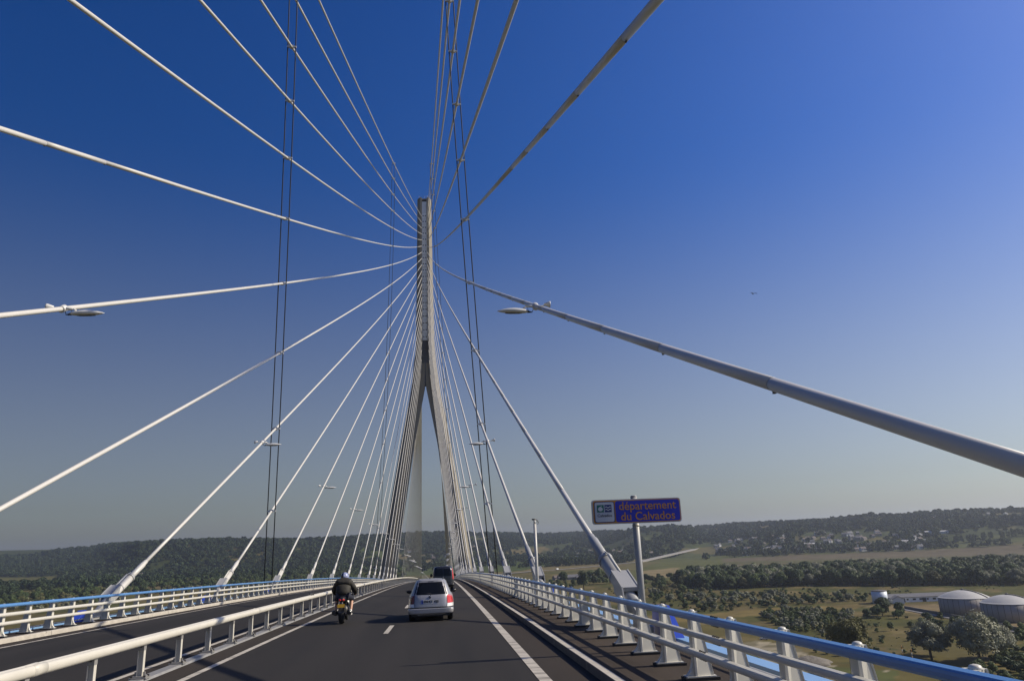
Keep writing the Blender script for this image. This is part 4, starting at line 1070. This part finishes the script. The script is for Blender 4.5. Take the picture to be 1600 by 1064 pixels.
VIA=[(320,1540),(456,1699),(576,1894),(690,2080),(760,2195)]
for (x0,y0),(x1,y1) in zip(VIA,VIA[1:]):
    tq=np.clip(((hx-x0)*(x1-x0)+(hy-y0)*(y1-y0))/((x1-x0)**2+(y1-y0)**2),0,1)
    dd=np.hypot(hx-x0-tq*(x1-x0),hy-y0-tq*(y1-y0)); side_=(hx-x0)*(y1-y0)-(hy-y0)*(x1-x0)
    dens=np.where(dd<np.where(side_>0,110,25),0,dens)
keep=rng.random(N)<dens
hz=height(hx,hy)
for i in np.nonzero(keep)[0]:
    POINTS.setdefault('far' if i%2 else 'far2',[]).append((hx[i],hy[i],hz[i]-.4,*(lambda q:(q,q*g.uniform(.75,1.1)))(g.choice([.5,.7,.9,1.1,1.4,1.7])*g.uniform(.85,1.15)),g.uniform(0,6.28)))
STUFF_NAMES={'far':'hill_woodland','far2':'hill_woodland','broad':'tree_belt','broad2':'tree_belt','dark':'tree_belt','olive':'woodland','bush':'scrub','bush2':'scrub','silverbush':'scrub','poplar':'poplar_row','willow2':'tree_belt'}
def scatter(kname,pts):
    me=bpy.data.meshes.new(STUFF_NAMES[kname]); me.from_pydata([p[:3] for p in pts],[],[])
    a=me.attributes.new('scl','FLOAT_VECTOR','POINT'); a.data.foreach_set('vector',[q for p in pts for q in (p[3],p[3],p[4])])
    a=me.attributes.new('rot','FLOAT_VECTOR','POINT'); a.data.foreach_set('vector',[q for p in pts for q in (0,0,p[5])])
    o=inst(STUFF_NAMES[kname],me); tag(o,kind='stuff')
    # the leaf mesh that is repeated: a real tree of the scene where there is one
    src=next((q for q in COL.objects if q.type=='MESH' and q.data==KIND[kname][0]),None)
    if src is None:
        x,y,z,s_,zs,r_=pts[0]; src=tree('tree',kname,x+9,y,1.0,'single dark tree at the foot of the wooded hills' if kname=='far' else 'single tree among the hedges at the foot of the hills').children[0]
    ng=bpy.data.node_groups.new('scatter','GeometryNodeTree')
    ng.interface.new_socket('Geometry',in_out='INPUT',socket_type='NodeSocketGeometry'); ng.interface.new_socket('Geometry',in_out='OUTPUT',socket_type='NodeSocketGeometry')
    n=ng.nodes; gi=n.new('NodeGroupInput'); go=n.new('NodeGroupOutput'); ip=n.new('GeometryNodeInstanceOnPoints'); oi=n.new('GeometryNodeObjectInfo')
    oi.inputs['Object'].default_value=src; oi.inputs['As Instance'].default_value=True; oi.transform_space='ORIGINAL'
    na1=n.new('GeometryNodeInputNamedAttribute'); na1.data_type='FLOAT_VECTOR'; na1.inputs['Name'].default_value='scl'
    na2=n.new('GeometryNodeInputNamedAttribute'); na2.data_type='FLOAT_VECTOR'; na2.inputs['Name'].default_value='rot'
    L=ng.links; L.new(gi.outputs[0],ip.inputs['Points']); L.new(oi.outputs['Geometry'],ip.inputs['Instance'])
    L.new(na1.outputs['Attribute'],ip.inputs['Scale']); L.new(na2.outputs['Attribute'],ip.inputs['Rotation']); L.new(ip.outputs[0],go.inputs[0])
    md=o.modifiers.new('scatter','NODES'); md.node_group=ng
for kname,pts in POINTS.items(): scatter(kname,pts)

# ------------------------------------------------------------------ buildings and tanks on the plain
def tank(x,y,r,h,dome,label):
    o=empty('storage_tank',(x,y,ZG),label,'storage tank')
    b=MB(); b.smooth=True; b.lathe([(r,-.5),(r,h)],64,(0,0,0)); b.build('shell','tank_shell',o)
    b=MB(); b.smooth=True; prof=[(r+.18,h-.12),(r+.18,h+.1)]+[(r*q,h+.1+dome*(1-q*q)) for q in np.linspace(1,.02,12)]+[(.1,h+.1+dome)]; b.lathe(prof,64,(0,0,0),caps=False); rf=b.build('roof','tank_roof',o)
    b=MB()
    for k in range(28):
        a=2*pi*k/28+.05; c,s_=cos(a),sin(a); q=Vector((c,s_,0)); t=Vector((-s_,c,0))
        v=[q*(r-.05)+t*-.09,q*(r-.05)+t*.09,q*(r+.07)+t*.09,q*(r+.07)+t*-.09]
        b.hexa([(p.x,p.y,.0) for p in v]+[(p.x,p.y,h-.13) for p in v])
    tag(b.build('seam','tank_seam',o))
    # walkway over the dome with a vent at the crown
    b=MB(); a=radians(-62); q=Vector((cos(a),sin(a),0)); t=Vector((-q.y,q.x,0)); P_=[]
    for th in np.linspace(.99,0,9): p=q*(r*th); P_.append((p,h+.12+dome*(1-th*th)))
    b.loft([[tuple((p+t*-.5))[:2]+(z,),tuple((p+t*.5))[:2]+(z,),tuple((p+t*.5))[:2]+(z+.45,),tuple((p+t*-.5))[:2]+(z+.45,)] for p,z in P_]); b.build('walkway','tank_seam',rf)
    b=MB(); b.smooth=True; b.lathe([(.9,h+dome-.2),(.9,h+dome+.7),(.6,h+dome+1.0)],12); b.build('vent','tank_seam',rf)
tank(350.2,480.0,15.1,10.6,4.4,'grey domed storage tank with vertical seams, the one beside the long low building')
tank(350.3,440.6,15.1,10.2,4.4,'grey domed storage tank at the right edge, nearer than its twin')
o=empty('silo',(347.6,573.9,ZG),'short white cylindrical tank with a dark rim beside the long low building','silo')
b=MB(); b.smooth=True; b.lathe([(5.66,-.3),(5.66,8.9)],40); b.build('shell','silo_paint',o)
b=MB(); b.smooth=True; b.lathe([(5.72,8.9),(5.72,9.3),(5.5,9.45),(2,9.9),(.2,10)],40); b.build('rim','tank_seam',o)
def building(name,x,y,L_,W_,h,rh,rz,label,roofm='slate_roof',wallm='white_wall',windows=0,doors=0,cat='building',group=None):
    o=empty(name,(x,y,h1(x,y)),label,cat,group,rz=rz)
    b=MB(); hl,hw=L_/2,W_/2
    b.add([(-hl,-hw,-1),(hl,-hw,-1),(hl,hw,-1),(-hl,hw,-1),(-hl,-hw,h),(hl,-hw,h),(hl,hw,h),(-hl,hw,h),(-hl,0,h+rh),(hl,0,h+rh)],[(0,1,5,4),(1,2,6,9,5),(2,3,7,6),(3,0,4,8,7)])
    b.build('wall',wallm,o)
    b=MB(); e=.5
    for s in (-1,1): b.hexa([(-hl-e,s*(hw+e),h-.35*rh/hw),(hl+e,s*(hw+e),h-.35*rh/hw),(hl+e,0,h+rh),(-hl-e,0,h+rh),(-hl-e,s*(hw+e),h+.25-.35*rh/hw),(hl+e,s*(hw+e),h+.25-.35*rh/hw),(hl+e,0,h+rh+.25),(-hl-e,0,h+rh+.25)])
    b.build('roof',roofm,o)
    for i in range(windows):
        xx=-hl+L_*(i+.5)/windows; ww=1.2 if (i%3) else .8
        b=MB(); b.box(xx-ww,xx+ww,-hw-.06,-hw+.1,h*.38,h*.72); b.build('window','window_dark',o)
    for i in range(doors):
        xx=-hl+L_*(i+.9)/(doors+.8); b=MB(); b.box(xx-1.4,xx+1.4,-hw-.08,-hw+.1,0,h*.8); b.build('door','window_dark',o)
    return o
building('warehouse',382,575,62,12,3.7,2.1,radians(-7),'long low white building with grey roof and dark windows between silo and tank',windows=12,doors=3,cat='warehouse')
building('annex',357.5,567,9,8,3.4,2.0,radians(70),'small white gabled annex touching the white silo',cat='building')
building('farm_building',192,1108,34,12,3.6,3.4,radians(4),'long grey roofed farm shed beyond the parapet, left of the sign pole',wallm='house_wall',windows=4,cat='farm building')
building('farm_building',212,1098,22,10,3.2,3.0,radians(-8),'shorter farm shed at the right end of the long grey roofed one',wallm='house_wall',windows=2,cat='farm building')
building('farm_building',178,1122,16,9,3.0,3.0,radians(20),'small brown roofed farm shed behind the dark conical tree',roofm='brown_roof',wallm='house_wall',cat='farm building')
building('factory',372,2102,62,26,8,3,radians(-5),'long pale grey factory at the foot of the hill behind the leaning cable',roofm='tank_roof',windows=8,cat='factory')
for i,(x,y,L_,l) in enumerate([(1130,1700,60,'long pale industrial shed among trees at the far right, left one'),(1235,1768,52,'long pale industrial shed at the far right edge'),(925,1812,46,'low white building seen through the row of poplars'),(756,1800,30,'single white roofed building at the left end of the poplar row')]):
    building('shed',x,y,L_,18,6,2.4,radians(-30+i*7),l,roofm='tank_roof',cat='shed',windows=5)
# houses: the hillside village on the right, the valley in the middle, a hamlet on the left
hm_cache={}
def house_mesh(i):
    if i in hm_cache: return hm_cache[i]
    q=random.Random(i); L_,W_,h,rh=q.uniform(9,14),q.uniform(7,9),q.uniform(3.2,5.6),q.uniform(2.8,4.0); hl,hw=L_/2,W_/2
    b=MB(); b.add([(-hl,-hw,-2),(hl,-hw,-2),(hl,hw,-2),(-hl,hw,-2),(-hl,-hw,h),(hl,-hw,h),(hl,hw,h),(-hl,hw,h),(-hl,0,h+rh),(hl,0,h+rh)],[(0,1,5,4),(1,2,6,9,5),(2,3,7,6),(3,0,4,8,7)])
    b.cur=1
    for s in (-1,1): b.add([(-hl-.4,s*(hw+.4),h-.2),(hl+.4,s*(hw+.4),h-.2),(hl+.4,0,h+rh+.15),(-hl-.4,0,h+rh+.15)],[(0,1,2,3)])
    q0=.3*L_; b.cur=0; b.box(q0-.4,q0+.4,-.5,.5,h+rh-1,h+rh+1.3)
    b.cur=2
    for xx in (-hl*.6,0,hl*.6): b.box(xx-.5,xx+.5,-hw-.05,hw+.05,h*.3,h*.65)
    hm_cache[i]=b.mesh('house',['house_wall' if i%3 else 'white_wall','slate_roof' if i%2 else 'brown_roof','window_dark']); return hm_cache[i]
def hamlet(n,a0,a1,t0,t1,label,group,g2):
    done=0; tries=0
    while done<n and tries<n*40:
        tries+=1
        a=g2.uniform(a0,a1); t=g2.uniform(t0,t1); rbq=float(np.interp(a,RB_AZ,RB_R)); rtq=float(np.interp(a,RT_AZ,RT_R)); r=rbq+t*(rtq-rbq)
        x,y=XC+r*sin(radians(a)),r*cos(radians(a))
        o=inst('house',house_mesh(g2.randrange(8)),None,(x,y,h1(x,y)+1.0)); o.rotation_euler=(0,0,g2.uniform(-.5,.5)); s_=g2.uniform(.8,1.1); o.scale=(s_,s_,s_*1.15)
        if 'village' in label:
            q=sector(x,y,[(25.5,'above the thicket right of the sign'),(30.5,'above the marsh, left of the white silo'),(90,'above the silo and storage tanks')])
            tag(o,'small distant house in the hillside village, '+q,'house','village houses '+q)
        else: tag(o,label,'house',group)
        done+=1
g2=random.Random(8)
hamlet(150,20,34,.10,.42,'small distant house with pitched roof in the village on the right hillside','houses of the hillside village',g2)
hamlet(22,9,17,.02,.20,'small distant house at the foot of the hill beyond the fields','houses at the foot of the hill',g2)
hamlet(16,-2.5,3.0,.02,.45,'tiny distant house in the valley seen between the tower legs','houses in the valley behind the tower',g2)
hamlet(7,-22.5,-19.5,.0,.10,'tiny white house at the foot of the wooded hill on the left','white houses on the left',g2)
hamlet(10,26,39,.80,.97,'tiny pale house near the wooded skyline on the right','houses near the skyline',g2)
# low wall round the tank yard
o=empty('retaining_wall',(331,460,ZG),'long low dark concrete wall running in front of the two storage tanks','wall')
pw=[(338,528),(334,495),(329,455),(323,415),(316,385)]
for (x0,y0),(x1,y1) in zip(pw,pw[1:]):
    q=Vector((x1-x0,y1-y0,0)); nn=int(q.length/6)
    for i in range(nn):
        a=Vector((x0,y0,0))+q*(i/nn); c=Vector((x0,y0,0))+q*((i+.985)/nn); nv=Vector((-q.y,q.x,0)).normalized()*.25
        b=MB(); v=[a-nv,c-nv,c+nv,a+nv]; b.hexa([(p.x-331,p.y-460,-.3) for p in v]+[(p.x-331,p.y-460,2.0+.06*(i%2)) for p in v]); b.build('panel','bund_concrete',o)
b=MB(); b.loft([[(x-331-5.5,y-460,.05),(x-331-1.2,y-460,.05),(x-331-1.2,y-460,.35),(x-331-5.5,y-460,.35)] for x,y in pw]); b.build('kerb_path','bund_concrete',o)
# heap of gravel, striped posts, parked pick-up
b=MB(); b.smooth=True; n=20
R=[]
for r_,z in ((7,-.3),(5.4,1.1),(3.8,2.3),(2.2,3.1),(.6,3.5)):
    R.append([(r_*(1+.18*sin(3*a+z)+.1*sin(7*a))*1.6*cos(a),r_*(1+.12*sin(4*a+z))*sin(a),z+.2*sin(5*a)) for a in np.linspace(0,2*pi,n+1)[:-1]])
b.loft(R); tag(b.build('gravel_heap','gravel_heap',None,(168,336,ZG)),'heap of grey gravel on the sandy ground seen between the rails','gravel heap')
for x,y,l in ((207,327,'thin pale post standing in the bushes, left one of the pair'),(205.5,318,'thin red and white post in the bushes, right one of the pair')):
    o=empty('marker_post',(x,y,ZG),l,'post')
    for q in range(5):
        b=MB(); b.smooth=True; b.tube([(0,0,q*1.5-.5),(0,0,q*1.5+1)],.16,8); b.build('band','white_paint' if q%2 else 'sign_orange',o)
pk=empty('pickup_truck',(183,417,ZG),'small pale vehicle parked on the sandy track below the bridge','vehicle',rz=1.2)
ps=Shell([(.3,.82,-2.2,2.2,6),(.6,.88,-2.3,2.3,6),(.95,.86,-2.25,2.2,6),(1.0,.8,-2.0,1.2,5),(1.5,.68,-1.5,.6,5),(1.55,.5,-1.2,.4,4)])
b=MB(); ps.body(b,32); b.build('body','white_paint',pk)
for s in (-1,1):
    b=MB(); ps.patch_side(b,s,-1.5,.8,-1.2,.4,1.05,1.42,.01); b.build('side_window','car_glass',pk)
    for y in (-1.4,1.4): wheel(pk,s*.76,y,.33,.2)
# far road and viaduct
pr=[(84,1336),(175,1439),(233,1460),(340,1571),(456,1699)]
b=MB(); R=[]
for i,(x,y) in enumerate(pr):
    R.append([(x-4,y+5,ZG+1.0),(x+4,y-5,ZG+1.0)])
b.grid(R); tag(b.build('motorway','far_road'),kind='structure')
vd=empty('viaduct',(576,1894,ZG),'pale road viaduct on short piers climbing towards the hillside valley','viaduct')
vp=[(456,1699,-54.8),(576,1894,-49.5),(690,2080,-45.0),(800,2260,-40.5),(880,2400,-37),(940,2500,-34)]
b=MB(); b.loft([[(x-576-6,y-1894+4,z-ZG-1.8),(x-576+6,y-1894-4,z-ZG-1.8),(x-576+6,y-1894-4,z-ZG+1),(x-576-6,y-1894+4,z-ZG+1)] for x,y,z in vp]); b.build('deck','viaduct_concrete',vd)
for i in range(1,12):
    t=i/12*4.6; k=int(t); q=t-k; a,c=vp[k],vp[k+1]; x,y,z=[a[j]+(c[j]-a[j])*q for j in range(3)]
    gz=h1(x,y)
    if z-1.8-gz>1.5:
        b=MB(); b.box(x-576-2.2,x-576+2.2,y-1894-1,y-1894+1,gz-ZG-1,z-ZG-1.7); b.build('pier','viaduct_concrete',vd)
fv=empty('van',(228,1455,ZG+1.05),'tiny white van on the distant curving road','van',rz=-1.0)
b=MB(); b.box(-1.1,1.1,-3,1.6,.5,3.0); b.hexa([(-1.1,1.6,.5),(1.1,1.6,.5),(1.1,3,.5),(-1.1,3,.5),(-1.1,1.6,2.6),(1.1,1.6,2.6),(1.1,2.2,2.4),(-1.1,2.2,2.4)]); b.build('body','white_wall',fv)
b=MB()
for x in (-1.0,1.0):
    for y in (-2,2): b.lathe([(.45,-.15),(.45,.15)],12,(x,y,.45),'X')
b.build('wheels','black_rubber',fv)

# seagull
d_=(fw*fpx+r2*(1177-800)+u2*(532-459)).normalized()*110
gl=empty('gull',Vector((XC,0,HC))+d_,'small gull gliding in the clear sky on the right','bird',rz=.3)
b=MB(); b.smooth=True; b.loft([[(r_*cos(a),y,r_*sin(a)) for a in np.linspace(0,2*pi,9)[:-1]] for y,r_ in ((-.24,.01),(-.1,.05),(.05,.06),(.18,.045),(.25,.01))]); b.build('body','bird_grey',gl)
for s in (-1,1):
    b=MB(); b.loft([[(s*x,y0,z),(s*x,(y0+y1)/2,z+.015),(s*x,y1,z),(s*x,(y0+y1)/2,z-.005)] for x,y0,y1,z in ((.04,-.08,.09,.02),(.25,-.06,.10,.13),(.45,-.09,.06,.12),(.64,-.12,-.04,.02))]); b.build('wing','bird_grey',gl)

# ------------------------------------------------------------------ haze
b=MB(); b.box(-9600,9600,-9600,9600,ZG-9,158)
hz_=b.mesh('haze',[]) if False else None
me=bpy.data.meshes.new('haze'); me.from_pydata(b.v,[],b.f); hm_=bpy.data.materials.new('haze_air'); hm_.use_nodes=True
n=hm_.node_tree; n.nodes.remove(n.nodes['Principled BSDF']); pv=n.nodes.new('ShaderNodeVolumePrincipled')
pv.inputs['Color'].default_value=(.80,.88,1.0,1); pv.inputs['Density'].default_value=.00008; pv.inputs['Anisotropy'].default_value=.45
n.links.new(pv.outputs[0],n.nodes['Material Output'].inputs['Volume']); me.materials.append(hm_)
tag(inst('haze',me),kind='stuff')
